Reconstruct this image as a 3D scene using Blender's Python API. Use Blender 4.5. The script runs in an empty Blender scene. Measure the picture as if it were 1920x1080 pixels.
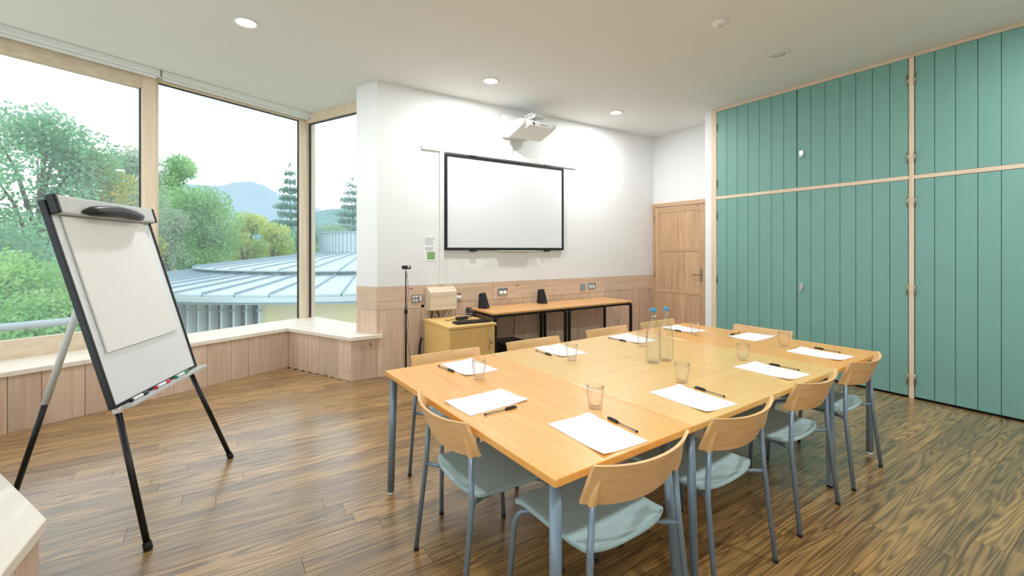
import bpy, math, random
import numpy as np
from mathutils import Vector, Matrix
random.seed(7)
rng = np.random.default_rng(7)
D = bpy.data
scene = bpy.context.scene
COL = scene.collection
R = math.radians

# ------------------------------------------------------------------ camera
cam_d = D.cameras.new('camera'); cam = D.objects.new('camera', cam_d); COL.objects.link(cam)
cam.location = (0, 0, 1.46); cam.rotation_euler = (R(90), 0, R(-33.05))
cam_d.sensor_width = 36; cam_d.lens = 833 * 36 / 1920; cam_d.shift_y = -71 / 1920
cam_d.clip_start = .05; cam_d.clip_end = 3000
scene.camera = cam

# ------------------------------------------------------------------ sky
w = D.worlds.new('sky'); scene.world = w; w.use_nodes = True
nt = w.node_tree; nt.nodes.clear()
o = nt.nodes.new('ShaderNodeOutputWorld'); bg = nt.nodes.new('ShaderNodeBackground')
tc = nt.nodes.new('ShaderNodeTexCoord'); mp = nt.nodes.new('ShaderNodeMapping')
nz = nt.nodes.new('ShaderNodeTexNoise'); cr = nt.nodes.new('ShaderNodeValToRGB')
mp.inputs['Scale'].default_value = (1.6, 1.6, 4.5)
nz.inputs['Scale'].default_value = 1.7; nz.inputs['Detail'].default_value = 6; nz.inputs['Roughness'].default_value = .55
cr.color_ramp.elements[0].position = .43; cr.color_ramp.elements[0].color = (.285, .32, .34, 1)
cr.color_ramp.elements[1].position = .72; cr.color_ramp.elements[1].color = (.90, .965, 1, 1)
nt.links.new(tc.outputs['Generated'], mp.inputs['Vector']); nt.links.new(mp.outputs[0], nz.inputs['Vector'])
nt.links.new(nz.outputs['Fac'], cr.inputs[0]); nt.links.new(cr.outputs[0], bg.inputs['Color'])
SKY = 2.3
bg.inputs['Strength'].default_value = SKY
nt.links.new(bg.outputs[0], o.inputs[0])

scene.view_settings.view_transform = 'Standard'; scene.view_settings.look = 'None'
scene.view_settings.gamma = 1; scene.view_settings.use_curve_mapping = False
scene.view_settings.exposure = 0.78
LAMP_W = 19          # watts of each lit downlight

# ------------------------------------------------------------------ materials
def lin(c):
    if isinstance(c, str):
        c = [int(c[i:i + 2], 16) / 255 for i in (0, 2, 4)]
        c = [x / 12.92 if x <= .04045 else ((x + .055) / 1.055) ** 2.4 for x in c]
    return (c[0], c[1], c[2], 1)
M = {}
def base(name):
    m = D.materials.new(name); m.use_nodes = True; M[name] = m
    return m, m.node_tree, m.node_tree.nodes['Principled BSDF']
def plain(name, c, rough=.5, metal=0, var=.04, scale=30, bump=0, spec=.5, sheen=0):
    m, t, b = base(name)
    n = t.nodes.new('ShaderNodeTexNoise'); n.inputs['Scale'].default_value = scale; n.inputs['Detail'].default_value = 4
    co = t.nodes.new('ShaderNodeTexCoord'); t.links.new(co.outputs['Object'], n.inputs['Vector'])
    mx = t.nodes.new('ShaderNodeMix'); mx.data_type = 'RGBA'
    c = lin(c)
    mx.inputs['A'].default_value = tuple(x * (1 - var) for x in c[:3]) + (1,); mx.inputs['B'].default_value = tuple(min(1, x * (1 + var)) for x in c[:3]) + (1,)
    t.links.new(n.outputs['Fac'], mx.inputs['Factor']); t.links.new(mx.outputs['Result'], b.inputs['Base Color'])
    b.inputs['Roughness'].default_value = rough; b.inputs['Metallic'].default_value = metal
    b.inputs['Specular IOR Level'].default_value = spec
    if sheen: b.inputs['Sheen Weight'].default_value = sheen
    if bump:
        bp = t.nodes.new('ShaderNodeBump'); bp.inputs['Strength'].default_value = bump; bp.inputs['Distance'].default_value = .002
        t.links.new(n.outputs['Fac'], bp.inputs['Height']); t.links.new(bp.outputs[0], b.inputs['Normal'])
    return m
def wood(name, ca, cb, axis, fine=26, along=1.3, rough=.5, knots=0, rnd=.25, wave=0, bump=.1, coat=0):
    """procedural timber, grain along the given axis, every board different through its own random number"""
    m, t, b = base(name); L = t.links.new
    co = t.nodes.new('ShaderNodeTexCoord'); oi = t.nodes.new('ShaderNodeObjectInfo')
    sc = [fine] * 3; sc['xyz'.index(axis)] = along
    mul = t.nodes.new('ShaderNodeVectorMath'); mul.operation = 'SCALE'; mul.inputs[0].default_value = (7.3, 5.1, 3.7)
    L(oi.outputs['Random'], mul.inputs['Scale'])
    add = t.nodes.new('ShaderNodeVectorMath'); L(co.outputs['Object'], add.inputs[0]); L(mul.outputs[0], add.inputs[1])
    mp = t.nodes.new('ShaderNodeMapping'); mp.inputs['Scale'].default_value = sc; L(add.outputs[0], mp.inputs['Vector'])
    n = t.nodes.new('ShaderNodeTexNoise'); n.inputs['Scale'].default_value = 1; n.inputs['Detail'].default_value = 5; n.inputs['Distortion'].default_value = .6
    L(mp.outputs[0], n.inputs['Vector'])
    fac = n.outputs['Fac']
    if wave:
        mp2 = t.nodes.new('ShaderNodeMapping'); s2 = [13] * 3; s2['xyz'.index(axis)] = .75; mp2.inputs['Scale'].default_value = s2; L(add.outputs[0], mp2.inputs['Vector'])
        n2 = t.nodes.new('ShaderNodeTexNoise'); n2.inputs['Scale'].default_value = .9; n2.inputs['Detail'].default_value = 1.5; L(mp2.outputs[0], n2.inputs['Vector'])
        ml = t.nodes.new('ShaderNodeMath'); ml.operation = 'MULTIPLY'; ml.inputs[1].default_value = 13; L(n2.outputs['Fac'], ml.inputs[0])
        fr = t.nodes.new('ShaderNodeMath'); fr.operation = 'PINGPONG'; fr.inputs[1].default_value = .5; L(ml.outputs[0], fr.inputs[0])
        mm = t.nodes.new('ShaderNodeMix'); mm.inputs[0].default_value = wave
        mf = t.nodes.new('ShaderNodeMath'); mf.operation = 'MULTIPLY'; mf.inputs[1].default_value = 2; L(fr.outputs[0], mf.inputs[0])
        L(n.outputs['Fac'], mm.inputs[2]); L(mf.outputs[0], mm.inputs[3]); fac = mm.outputs[0]
    rp = t.nodes.new('ShaderNodeValToRGB'); rp.color_ramp.elements[0].position = .3; rp.color_ramp.elements[1].position = .7
    rp.color_ramp.elements[0].color = lin(ca); rp.color_ramp.elements[1].color = lin(cb); L(fac, rp.inputs[0])
    hs = t.nodes.new('ShaderNodeHueSaturation'); L(rp.outputs[0], hs.inputs['Color'])
    mr = t.nodes.new('ShaderNodeMapRange'); mr.inputs['To Min'].default_value = 1 - rnd; mr.inputs['To Max'].default_value = 1 + rnd; L(oi.outputs['Random'], mr.inputs['Value']); L(mr.outputs[0], hs.inputs['Value'])
    out = hs.outputs[0]
    if knots:
        mp3 = t.nodes.new('ShaderNodeMapping'); s3 = [5] * 3; s3['xyz'.index(axis)] = 3.2; mp3.inputs['Scale'].default_value = s3; L(add.outputs[0], mp3.inputs['Vector'])
        v = t.nodes.new('ShaderNodeTexVoronoi'); v.inputs['Scale'].default_value = 1.0; L(mp3.outputs[0], v.inputs['Vector'])
        k = t.nodes.new('ShaderNodeValToRGB'); k.color_ramp.elements[0].position = .03; k.color_ramp.elements[1].position = .10
        k.color_ramp.elements[0].color = (.22, .13, .08, 1); k.color_ramp.elements[1].color = (1, 1, 1, 1); L(v.outputs['Distance'], k.inputs[0])
        mx = t.nodes.new('ShaderNodeMix'); mx.data_type = 'RGBA'; mx.blend_type = 'MULTIPLY'; mx.inputs['Factor'].default_value = knots
        L(out, mx.inputs['A']); L(k.outputs[0], mx.inputs['B']); out = mx.outputs['Result']
    L(out, b.inputs['Base Color']); b.inputs['Roughness'].default_value = rough
    if coat: b.inputs['Coat Weight'].default_value = coat; b.inputs['Coat Roughness'].default_value = .24 if coat > .9 else .12; b.inputs['Coat IOR'].default_value = 1.7 if coat > .9 else 1.5
    if bump:
        bp = t.nodes.new('ShaderNodeBump'); bp.inputs['Strength'].default_value = bump; bp.inputs['Distance'].default_value = .002
        L(fac, bp.inputs['Height']); L(bp.outputs[0], b.inputs['Normal'])
    return m
plain('plaster', (.85, .86, .86), .8, var=.015, scale=3)
plain('ceiling_paint', (.80, .81, .79), .9, var=.015, scale=2)
for a in 'xyz':
    wood('pine_' + a, 'CDAE95', 'E0C8B2', a, knots=.75, rnd=.10, rough=.55)
    wood('sill_' + a, 'E4D8C8', 'F0E7DA', a, knots=0, rnd=.05, rough=.4)
    wood('frame_' + a, 'DAC5AA', 'E9D8C0', a, rnd=.06, rough=.5)
    wood('door_' + a, 'C29B78', 'DAB692', a, knots=.5, rnd=.10, rough=.5)
    wood('beech_' + a, 'E9A44E', 'F5B967', a, fine=34, along=1.6, rnd=.05, rough=.32, bump=.02, coat=.25)
    wood('maple_' + a, 'EABB6C', 'F3CC82', a, fine=34, along=1.6, rnd=.05, rough=.32, bump=.02, coat=.25)
    wood('ply_' + a, 'E3B277', 'F0C78F', a, fine=30, along=2, rnd=.05, rough=.38, bump=.02)
wood('oak_floor', '674823', 'B58C52', 'x', fine=34, along=1.8, rough=.4, rnd=.28, wave=.36, bump=.04, coat=1)
plain('green_paint', '79ABA2', .5, var=.05, scale=5)
plain('green_dark', '2F5F58', .6)
plain('steel_paint', '8296A6', .35, metal=.35, var=.02)
plain('fabric', 'A6C0C2', .9, var=.10, scale=240, bump=.15, sheen=.2)
plain('black_plastic', '17191C', .38)
plain('black_metal', '101011', .4, metal=.2)
plain('dark_rubber', '1C1C1E', .8)
plain('white_plastic', 'EDEEEC', .4)
plain('grey_plastic', 'C9CBC9', .45)
plain('chrome', 'C8CBCD', .22, metal=1)
plain('brass_steel', 'A79E8C', .3, metal=1)
plain('paper', 'F4F6F8', .75, var=.01)
plain('board_white', 'E8ECEE', .25, var=.01)
plain('flip_paper', 'F2F1EF', .8, var=.02, scale=6, bump=.3)
plain('blind', 'E9EDEA', .6)
plain('oak_veneer', 'E6BE78', .45, var=.06, scale=20)
plain('desk_veneer', 'D9A66C', .4, var=.05, scale=18)
plain('print_grey', '9EA3A6', .8); plain('print_green', '8DB07A', .8, var=.4, scale=40)
plain('blue_cap', '2E97DB', .4); plain('red_ink', 'D4213A', .4); plain('green_ink', '1E8A55', .4); plain('white_ink', 'E6E9EA', .4)
plain('zinc', 'C3D2DA', .4, metal=.2, var=.06, scale=4)
plain('zinc_dark', '93A5B0', .45, metal=.2, var=.06, scale=4)
plain('cream_render', 'D9CDA0', .85, var=.04, scale=3)
plain('fin_paint', 'C9D3D6', .5); plain('window_dark', '4E5A60', .25)
plain('bark', '6B5D4C', .9, var=.3, scale=8)
plain('grass', '5E7A3C', .95, var=.35, scale=3)
plain('moor_haze', '93A9B6', .95, var=.12, scale=.02)  # moorland with aerial haze mixed into its blue grey base colour
plain('forest_haze', '6A9090', .95, var=.35, scale=.12)  # woodland green shifted to blue, distance haze put into the colour
def leafmat(name, ca, cb):
    m, t, b = base(name); L = t.links.new
    co = t.nodes.new('ShaderNodeTexCoord'); n = t.nodes.new('ShaderNodeTexNoise'); n.inputs['Scale'].default_value = .9; n.inputs['Detail'].default_value = 5
    L(co.outputs['Object'], n.inputs['Vector']); rp = t.nodes.new('ShaderNodeValToRGB')
    rp.color_ramp.elements[0].position = .35; rp.color_ramp.elements[1].position = .66
    rp.color_ramp.elements[0].color = lin(ca); rp.color_ramp.elements[1].color = lin(cb); L(n.outputs['Fac'], rp.inputs[0])
    tr = t.nodes.new('ShaderNodeBsdfTranslucent'); L(rp.outputs[0], tr.inputs[0]); L(rp.outputs[0], b.inputs['Base Color']); b.inputs['Roughness'].default_value = .6
    mx = t.nodes.new('ShaderNodeMixShader'); mx.inputs[0].default_value = .4; L(b.outputs[0], mx.inputs[1]); L(tr.outputs[0], mx.inputs[2])
    L(mx.outputs[0], t.nodes['Material Output'].inputs[0])
leafmat('leaf_green', '74B36B', 'B5DD8C'); leafmat('leaf_dark', '69A57C', 'A5D2A5'); leafmat('leaf_yellow', 'ABCB72', 'DFE28A')
leafmat('leaf_grey', '97B49A', 'C6D4B4'); leafmat('leaf_pine', '629486', '86B4A2'); leafmat('leaf_amber', '96BC6C', 'EBD065')
def glassmat(name, col, rough=0.0, ior=1.45):
    m, t, b = base(name); b.inputs['Base Color'].default_value = col; b.inputs['Transmission Weight'].default_value = 1
    b.inputs['Roughness'].default_value = rough; b.inputs['IOR'].default_value = ior

def thin_glass(name, tint, f0, power=4, grime_haze=0.0, rough=.01):
    """pane or thin walled vessel: clear, with a mirror share that grows towards grazing view, and an optional grime film that also veils the view with haze"""
    m, t, b = base(name); L = t.links.new
    g = t.nodes.new('ShaderNodeNewGeometry'); dt = t.nodes.new('ShaderNodeVectorMath'); dt.operation = 'DOT_PRODUCT'; L(g.outputs['Normal'], dt.inputs[0]); L(g.outputs['Incoming'], dt.inputs[1])
    ab = t.nodes.new('ShaderNodeMath'); ab.operation = 'ABSOLUTE'; L(dt.outputs['Value'], ab.inputs[0])
    su = t.nodes.new('ShaderNodeMath'); su.operation = 'SUBTRACT'; su.inputs[0].default_value = 1; L(ab.outputs[0], su.inputs[1])
    pw_ = t.nodes.new('ShaderNodeMath'); pw_.operation = 'POWER'; pw_.inputs[1].default_value = power; L(su.outputs[0], pw_.inputs[0])
    ma = t.nodes.new('ShaderNodeMath'); ma.operation = 'MULTIPLY_ADD'; ma.inputs[1].default_value = .9 - f0; ma.inputs[2].default_value = f0; L(pw_.outputs[0], ma.inputs[0])
    tp = t.nodes.new('ShaderNodeBsdfTransparent'); tp.inputs[0].default_value = tint
    gl = t.nodes.new('ShaderNodeBsdfGlossy'); gl.inputs['Roughness'].default_value = rough
    ms = t.nodes.new('ShaderNodeMixShader'); L(ma.outputs[0], ms.inputs[0]); L(tp.outputs[0], ms.inputs[1]); L(gl.outputs[0], ms.inputs[2]); out = ms.outputs[0]
    if grime_haze:
        n = t.nodes.new('ShaderNodeTexNoise'); n.inputs['Scale'].default_value = 1.6; n.inputs['Detail'].default_value = 3; co = t.nodes.new('ShaderNodeTexCoord'); L(co.outputs['Object'], n.inputs['Vector'])
        mr = t.nodes.new('ShaderNodeMapRange'); mr.inputs['From Min'].default_value = .3; mr.inputs['From Max'].default_value = .75; mr.inputs['To Min'].default_value = grime_haze * .5; mr.inputs['To Max'].default_value = grime_haze * 1.8; L(n.outputs['Fac'], mr.inputs['Value'])
        tl = t.nodes.new('ShaderNodeBsdfTranslucent'); tl.inputs[0].default_value = (.85, .95, 1, 1); m2 = t.nodes.new('ShaderNodeMixShader'); L(mr.outputs[0], m2.inputs[0]); L(out, m2.inputs[1]); L(tl.outputs[0], m2.inputs[2]); out = m2.outputs[0]
    L(out, t.nodes['Material Output'].inputs[0])
thin_glass('window_glass', (.975, .99, .99, 1), .025, 5, .06)  # smudged panes; the pale blue film also stands in for outdoor haze
thin_glass('pen_clear', (.9, .91, .92, 1), .1, 3)
thin_glass('drink_glass', (.996, .998, .998, 1), .05, 3)
thin_glass('bottle_glass', (.985, .994, .986, 1), .05, 3)
m, t, b = base('lamp_glow'); b.inputs['Base Color'].default_value = (1, 1, 1, 1); b.inputs['Emission Color'].default_value = (1, .97, .9, 1); b.inputs['Emission Strength'].default_value = 6
plain('lamp_off', 'D5D9DA', .4)

# ------------------------------------------------------------------ mesh helpers
class MB:
    def __init__(s): s.v = []; s.f = []; s.sm = []
    def add(s, vs, fs, smooth=False):
        n = len(s.v); s.v += [tuple(map(float, q)) for q in vs]; s.f += [[i + n for i in f] for f in fs]; s.sm += [smooth] * len(fs); return s
    def box(s, x0, x1, y0, y1, z0, z1):
        vs = [(x, y, z) for z in (z0, z1) for y in (y0, y1) for x in (x0, x1)]
        return s.add(vs, [(0, 2, 3, 1), (4, 5, 7, 6), (0, 1, 5, 4), (2, 6, 7, 3), (0, 4, 6, 2), (1, 3, 7, 5)])
    def obox(s, p, u, v, wv, a, b, c):
        """box at p spanning a=(a0,a1) along u, b along v, c along w"""
        p, u, v, wv = map(np.array, (p, u, v, wv))
        vs = [p + u * i + v * j + wv * k for k in c for j in b for i in a]
        fs = [(0, 2, 3, 1), (4, 5, 7, 6), (0, 1, 5, 4), (2, 6, 7, 3), (0, 4, 6, 2), (1, 3, 7, 5)]
        if np.dot(np.cross(u, v), wv) < 0: fs = [q[::-1] for q in fs]
        return s.add(vs, fs)
    def prism(s, poly, z0, z1):
        n = len(poly); a = sum(poly[i][0] * poly[(i + 1) % n][1] - poly[(i + 1) % n][0] * poly[i][1] for i in range(n))
        if a < 0: poly = poly[::-1]
        vs = [(x, y, z0) for x, y in poly] + [(x, y, z1) for x, y in poly]
        return s.add(vs, [list(range(n))[::-1], list(range(n, 2 * n))] + [(i, (i + 1) % n, n + (i + 1) % n, n + i) for i in range(n)])
    def tube(s, pts, r, n=10, caps=True):
        pts = [Vector(q) for q in pts]; rs = r if isinstance(r, (list, tuple)) else [r] * len(pts)
        vs = []; ref = None
        for i, q in enumerate(pts):
            d = (pts[min(i + 1, len(pts) - 1)] - pts[max(i - 1, 0)]).normalized()
            if ref is None: ref = d.orthogonal().normalized()
            ref = (ref - d * ref.dot(d)).normalized(); bn = d.cross(ref)
            for k in range(n):
                a = 2 * math.pi * k / n; vs.append(q + (ref * math.cos(a) + bn * math.sin(a)) * rs[i])
        m_ = len(pts)
        s.add(vs, [(i * n + k, i * n + (k + 1) % n, (i + 1) * n + (k + 1) % n, (i + 1) * n + k) for i in range(m_ - 1) for k in range(n)], True)
        if caps:
            o_ = len(s.v) - m_ * n
            s.f += [[o_ + k for k in range(n)][::-1], [o_ + (m_ - 1) * n + k for k in range(n)]]; s.sm += [False, False]
        return s
    def lathe(s, prof, c=(0, 0, 0), n=24, closed=False):
        vs = []
        for r, z in prof:
            for k in range(n):
                a = 2 * math.pi * k / n; vs.append((c[0] + max(r, 1e-5) * math.cos(a), c[1] + max(r, 1e-5) * math.sin(a), c[2] + z))
        m_ = len(prof); L_ = m_ if closed else m_ - 1
        return s.add(vs, [(i * n + k, i * n + (k + 1) % n, ((i + 1) % m_) * n + (k + 1) % n, ((i + 1) % m_) * n + k) for i in range(L_) for k in range(n)], True)
    def build(s, name, mat, parent=None, bevel=0, loc=None):
        me = D.meshes.new(name); me.from_pydata(s.v, [], s.f); me.polygons.foreach_set('use_smooth', s.sm); me.update()
        ob = D.objects.new(name, me); COL.objects.link(ob)
        me.materials.append(M[mat] if isinstance(mat, str) else mat)
        if parent: ob.parent = parent
        if loc: ob.location = loc
        if bevel:
            bv = ob.modifiers.new('bevel', 'BEVEL'); bv.width = bevel; bv.segments = 2; bv.limit_method = 'ANGLE'; bv.angle_limit = R(40)
        return ob
def bx(name, x0, x1, y0, y1, z0, z1, mat, parent=None, bevel=0): return MB().box(x0, x1, y0, y1, z0, z1).build(name, mat, parent, bevel)
def empty(name, loc=(0, 0, 0), rz=0, label=None, cat=None, group=None, kind=None):
    e = D.objects.new(name, None); COL.objects.link(e); e.location = loc; e.rotation_euler = (0, 0, rz); e.empty_display_size = .1
    return tag(e, label, cat, group, kind)
def tag(ob, label=None, cat=None, group=None, kind=None):
    for k, v in (('label', label), ('category', cat), ('group', group), ('kind', kind)):
        if v: ob[k] = v
    return ob
def copy_tree(ob, parent=None):
    c = ob.copy(); COL.objects.link(c); c.parent = parent
    for ch in list(ob.children): copy_tree(ch, c)
    return c
def lettering(text, size, mat, parent, mw, depth=.001):
    cu = D.curves.new('lettering', 'FONT'); cu.body = text; cu.size = size; cu.align_x = 'CENTER'; cu.align_y = 'CENTER'; cu.extrude = depth
    tmp = D.objects.new('tmp', cu); COL.objects.link(tmp)
    bpy.context.view_layer.update()
    me = D.meshes.new_from_object(tmp.evaluated_get(bpy.context.evaluated_depsgraph_get())); D.objects.remove(tmp)
    me.transform(mw); me.materials.clear(); me.materials.append(M[mat])
    ob = D.objects.new('lettering', me); COL.objects.link(ob); ob.parent = parent
    return ob

# ------------------------------------------------------------------ plan of the room
YB = 5.107                                    # back wall
XG = 5.696; XD = 6.25                         # cupboard front, door wall
TH = R(25.5)
E1 = np.array([math.cos(TH), math.sin(TH), 0]); N1 = np.array([-math.sin(TH), math.cos(TH), 0]); S1 = -N1   # window wall direction, outward normal
UP = np.array([0, 0, 1.])
P0 = np.array([1.014, 7.0, 0])                # glazed corner
ZS = .495; ZC = 3.40
K = np.array([.684, 6.165, 0]); TIP = np.array([1.195, YB, 0])          # bench front corners
BW = np.array([-.551, 2.251, 0])              # bend of the bench on the left
# junction of the two bench fronts on the left
def isect(p, d, q, e):
    A = np.array([[d[0], -e[0]], [d[1], -e[1]]]); t_ = np.linalg.solve(A, (q - p)[:2]); return p + d * t_[0]
BD = np.array([-.4305, .9026, 0])
J = isect(K, E1, BW, BD)
W0 = isect(P0, E1, BW - .6 * E1, BD)          # corner of the two window lines
WB = BW - .6 * E1
YR = -2.2                                     # wall behind the camera

# floor: base + planks
fl = tag(bx('floor', -3.2, 6.6, YR - .2, 8.0, -.12, -.022, 'oak_floor'), 'brown oak plank floor with wavy dark grain', 'floor', kind='structure')
pw = .122; row = 0; y = .12; planks = 0
def xmin_at(y_):
    if y_ < 2.25: return -.56
    if y_ < J[1]: return BW[0] + BD[0] * (y_ - BW[1]) / BD[1]
    return J[0] + (y_ - J[1]) / math.tan(TH)
def xmax_at(y_):
    if y_ < YB: return XG - .01 if y_ < 3.7 else XD
    return TIP[0] - (y_ - YB) * .5
while y < 6.12:
    x = max(xmin_at(y), -.75 if y < 2 else -2.2) - .05 - random.random() * .9; xe = xmax_at(y + pw * .5) + .005
    while x < xe - .05:
        L_ = random.choice((.9, 1.3, 1.7, 2.1)); x1 = min(x + L_, xe)
        if x1 > xe - .25: x1 = xe
        xs = max(x, xmin_at(y) - .05)
        if x1 - xs > .06:
            q = bx('plank', xs + .0008, x1 - .0008, y + .0008, y + pw - .0008, -.02, 0, 'oak_floor', fl); planks += 1
        x = x1
    y += pw
bx('floor_border', -.6, XG, YR, .12, -.02, 0, 'oak_floor', fl)

# ceiling
cp = [(-3.6, YR - .2), (6.6, YR - .2), (6.6, 5.4), (2.2, 5.4), (1.62, 5.95), (1.25, 7.12), (.95, 7.12), (W0[0] - .2, W0[1] + .06), (-3.6, 5.2)]
tag(MB().prism(cp, ZC, ZC + .15).build('ceiling', 'ceiling_paint'), 'flat white painted ceiling', 'ceiling', kind='structure')

# back wall with angled pier at its left end
pier = [(1.48, YB), (1.33, 5.43), (1.62, 5.60), (6.5, 5.60), (6.5, YB)]
lowp = [(1.48, YB + .02), (1.349, 5.44), (1.62, 5.60), (6.5, 5.60), (6.5, YB + .02)]
wb = tag(MB().prism(pier, 1.035, ZC).prism(lowp, 0, 1.035).build('wall_back', 'plaster'), 'white plaster wall behind the whiteboard with pine boarding below', 'wall', kind='structure')
def board(x0, x1, z0, z1, mat='pine_z'): bx('board', x0 + .002, x1 - .002, YB, YB + .019, z0 + .002, z1 - .002, mat, wb)
xs = [1.48, 2.05, 3.02, 4.05, 5.1, XD]
for i in range(5): board(xs[i], xs[i + 1], .80 if i else .765, 1.035, 'pine_x')
board(1.2, 1.48, 0, ZS - .045)
xx = 1.48
for wdt in (.31, .22, .26, .2, .28, .24, .3, .22, .27, .21, .29, .25, .24, .3, .22, .26, .3, .2, .3):
    x1 = min(xx + wdt, XD)
    if xx >= XD - .01: break
    if XD - x1 < .08: x1 = XD
    board(xx, x1, 0, .80 if xx > 2.0 else .765); xx = x1
# angled reveal of the pier: two boards
rd = np.array([-.4216, .9068, 0]); rn = np.array([-.9068, -.4216, 0])
for z0, z1, mt in ((ZS + .001, .765, 'pine_z'), (.765, 1.035, 'pine_x')):
    MB().obox((1.48, YB, 0), rd, rn, UP, (.001, .356), (-.018, .002), (z0 + .001, z1 - .001)).build('board', mt, wb)

# door wall, cupboard end panel, walls out of view
tag(bx('wall_right', XD, 6.5, YR - .2, YB, 0, ZC, 'plaster'), 'white plaster wall with the pine door', 'wall', kind='structure')
wend = tag(bx('wall_end', XG + .003, XD, 3.668, 3.765, 0, ZC, 'plaster'), 'narrow white upright panel between pine door and green cupboards', 'wall', kind='structure')
tag(bx('wall_rear', -2.2, 6.6, YR - .2, YR, 0, ZC, 'plaster'), 'white plaster wall behind the camera', 'wall', kind='structure')

# bench fronts under the windows, boarded
wl = empty('wall_left', (0, 0, 0), 0, 'low pine boarded bench wall under the windows', 'wall', kind='structure')
def boarding(p, q, parent, z1, widths):
    p = np.array(p); q = np.array(q); L_ = np.linalg.norm((q - p)[:2]); d = (q - p) / L_; nn = np.array([-d[1], d[0], 0]); a = 0; i = 0
    while a < L_ - .001:
        b_ = min(a + widths[i % len(widths)], L_); i += 1
        if L_ - b_ < .08: b_ = L_
        MB().obox(p, d, nn, UP, (a + .002, b_ - .002), (-.018, 0), (.001, z1)).build('board', 'pine_z', parent); a = b_
WD = (.21, .27, .19, .25, .3, .22, .24)
boarding(TIP, K, wl, ZS - .045, (.24, .33, .2, .22)); boarding(K, J, wl, ZS - .045, WD); boarding(J, BW, wl, ZS - .045, WD); boarding(BW, (-.571, -.5, 0), wl, ZS - .045, WD)
# sills
o2 = .022
s1 = tag(MB().prism([(1.535, YB - .03), (1.535, YB), (1.48, YB), (1.33, 5.43), (1.62, 5.6), (1.1, 7.05), (W0[0], W0[1]), (J[0] - .02, J[1] - .03), (K[0] - .012, K[1] - .03), (TIP[0] - .012, YB - .03)], ZS - .042, ZS).build('trim_1', 'sill_x', bevel=.004),
         'pale limewashed timber window sill and seat', 'window sill', kind='structure')
s2 = tag(MB().prism([(BW[0] + .02, BW[1]), (-.551, 1.965), (-.555, YR), (-1.2, YR), (WB[0], WB[1]), (W0[0], W0[1]), (J[0] + .02, J[1] - .04)], ZS - .042, ZS + .0005).build('trim_2', 'sill_y', bevel=.004),
         'pale timber bench top at the bottom left corner', 'window sill', kind='structure')
MB().obox((BW[0] - .02, BW[1] - .05, 0), (0, -1, 0), (-1, 0, 0), UP, (0, .06), (0, .06), (.0, ZS - .043)).build('post', 'pine_z', wl)

# ------------------------------------------------------------------ windows
def wp(t_, off=0, z=0): return P0 + E1 * t_ + N1 * off + UP * z
def wbar(name, parent, t0, t1, z0, z1, mat, o0=-.05, o1=.03): return MB().obox(P0, E1, N1, UP, (t0, t1), (o0, o1), (z0, z1)).build(name, mat, parent, .002)
TL_ = float((W0 - P0) @ E1)
w1 = empty('window_1', kind='structure', label='tall left window with a wide pine frame', cat='window')
wbar('pane', w1, TL_ + .06, -1.93, .66, 3.19, 'window_glass', 0, .008)
wbar('top_rail', w1, TL_, -1.945, 3.19, 3.341, 'frame_x'); wbar('bottom_rail', w1, TL_, -1.945, ZS, .66, 'frame_x'); wbar('stile', w1, TL_, TL_ + .08, .66, 3.19, 'frame_z')
wbar('stile', w1, -1.945, -1.83, ZS, 3.34, 'frame_z', -.06, .04); wbar('mullion', w1, -1.828, -1.80, ZS, 3.34, 'frame_z', -.045, .04); wbar('head', w1, TL_, -1.80, 3.342, ZC, 'frame_x')
wbar('gasket', w1, -1.957, -1.946, .66, 3.19, 'black_plastic', -.012, .012)
w2 = empty('window_2', kind='structure', label='tall middle fixed window pane', cat='window')
wbar('pane', w2, -1.80, -.13, ZS + .001, 3.30, 'window_glass', 0, .008); wbar('head', w2, -1.80, .09, 3.30, ZC, 'frame_x'); wbar('gasket', w2, -1.80, -.13, 3.288, 3.30, 'black_plastic', -.012, .012)
wbar('gasket', w2, -.142, -.131, ZS, 3.288, 'black_plastic', -.012, .012)
wbar('corner_post', w2, -.13, -.028, ZS, 3.30, 'frame_z', -.06, .03); wbar('corner_post', w2, -.026, .085, ZS, 3.30, 'frame_z', -.075, .03)
w3 = empty('window_3', kind='structure', label='narrow angled side window beside the white pier', cat='window')
MB().obox(P0, S1, E1, UP, (.07, 1.62), (.0, .008), (ZS + .001, 3.27)).build('pane', 'window_glass', w3)
MB().obox(P0, S1, E1, UP, (.065, 1.62), (-.05, .05), (3.27, ZC)).build('head', 'frame_y', w3, .002)
MB().obox(P0, S1, E1, UP, (.076, .09), (-.014, .014), (ZS, 3.27)).build('gasket', 'black_plastic', w3); MB().obox(P0, S1, E1, UP, (.09, 1.62), (-.014, .014), (3.258, 3.27)).build('gasket', 'black_plastic', w3)
# windows over the bench on the left (beyond the picture edge)
w4 = empty('window_4', kind='structure', label='tall window over the bench on the left', cat='window')
def leftwin(p, q, parent):
    p = np.array(p); q = np.array(q); L_ = np.linalg.norm(q - p); d = (q - p) / L_; nn = np.array([-d[1], d[0], 0])
    MB().obox(p, d, nn, UP, (.05, L_ - .05), (-.004, .004), (.60, 3.22)).build('pane', 'window_glass', parent)
    for a, b_ in ((0, .08), (L_ / 2 - .06, L_ / 2 + .06), (L_ - .08, L_)): MB().obox(p, d, nn, UP, (a, b_), (-.05, .05), (ZS, 3.3)).build('mullion', 'frame_z', parent)
    MB().obox(p, d, nn, UP, (0, L_), (-.05, .05), (3.22, ZC)).build('head', 'frame_y', parent); MB().obox(p, d, nn, UP, (0, L_), (-.05, .05), (ZS, .60)).build('bottom_rail', 'frame_y', parent)
leftwin((W0[0], W0[1] - .05, 0), (WB[0], WB[1], 0), w4); leftwin((WB[0], WB[1], 0), (-1.17, YR, 0), w4)

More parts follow.
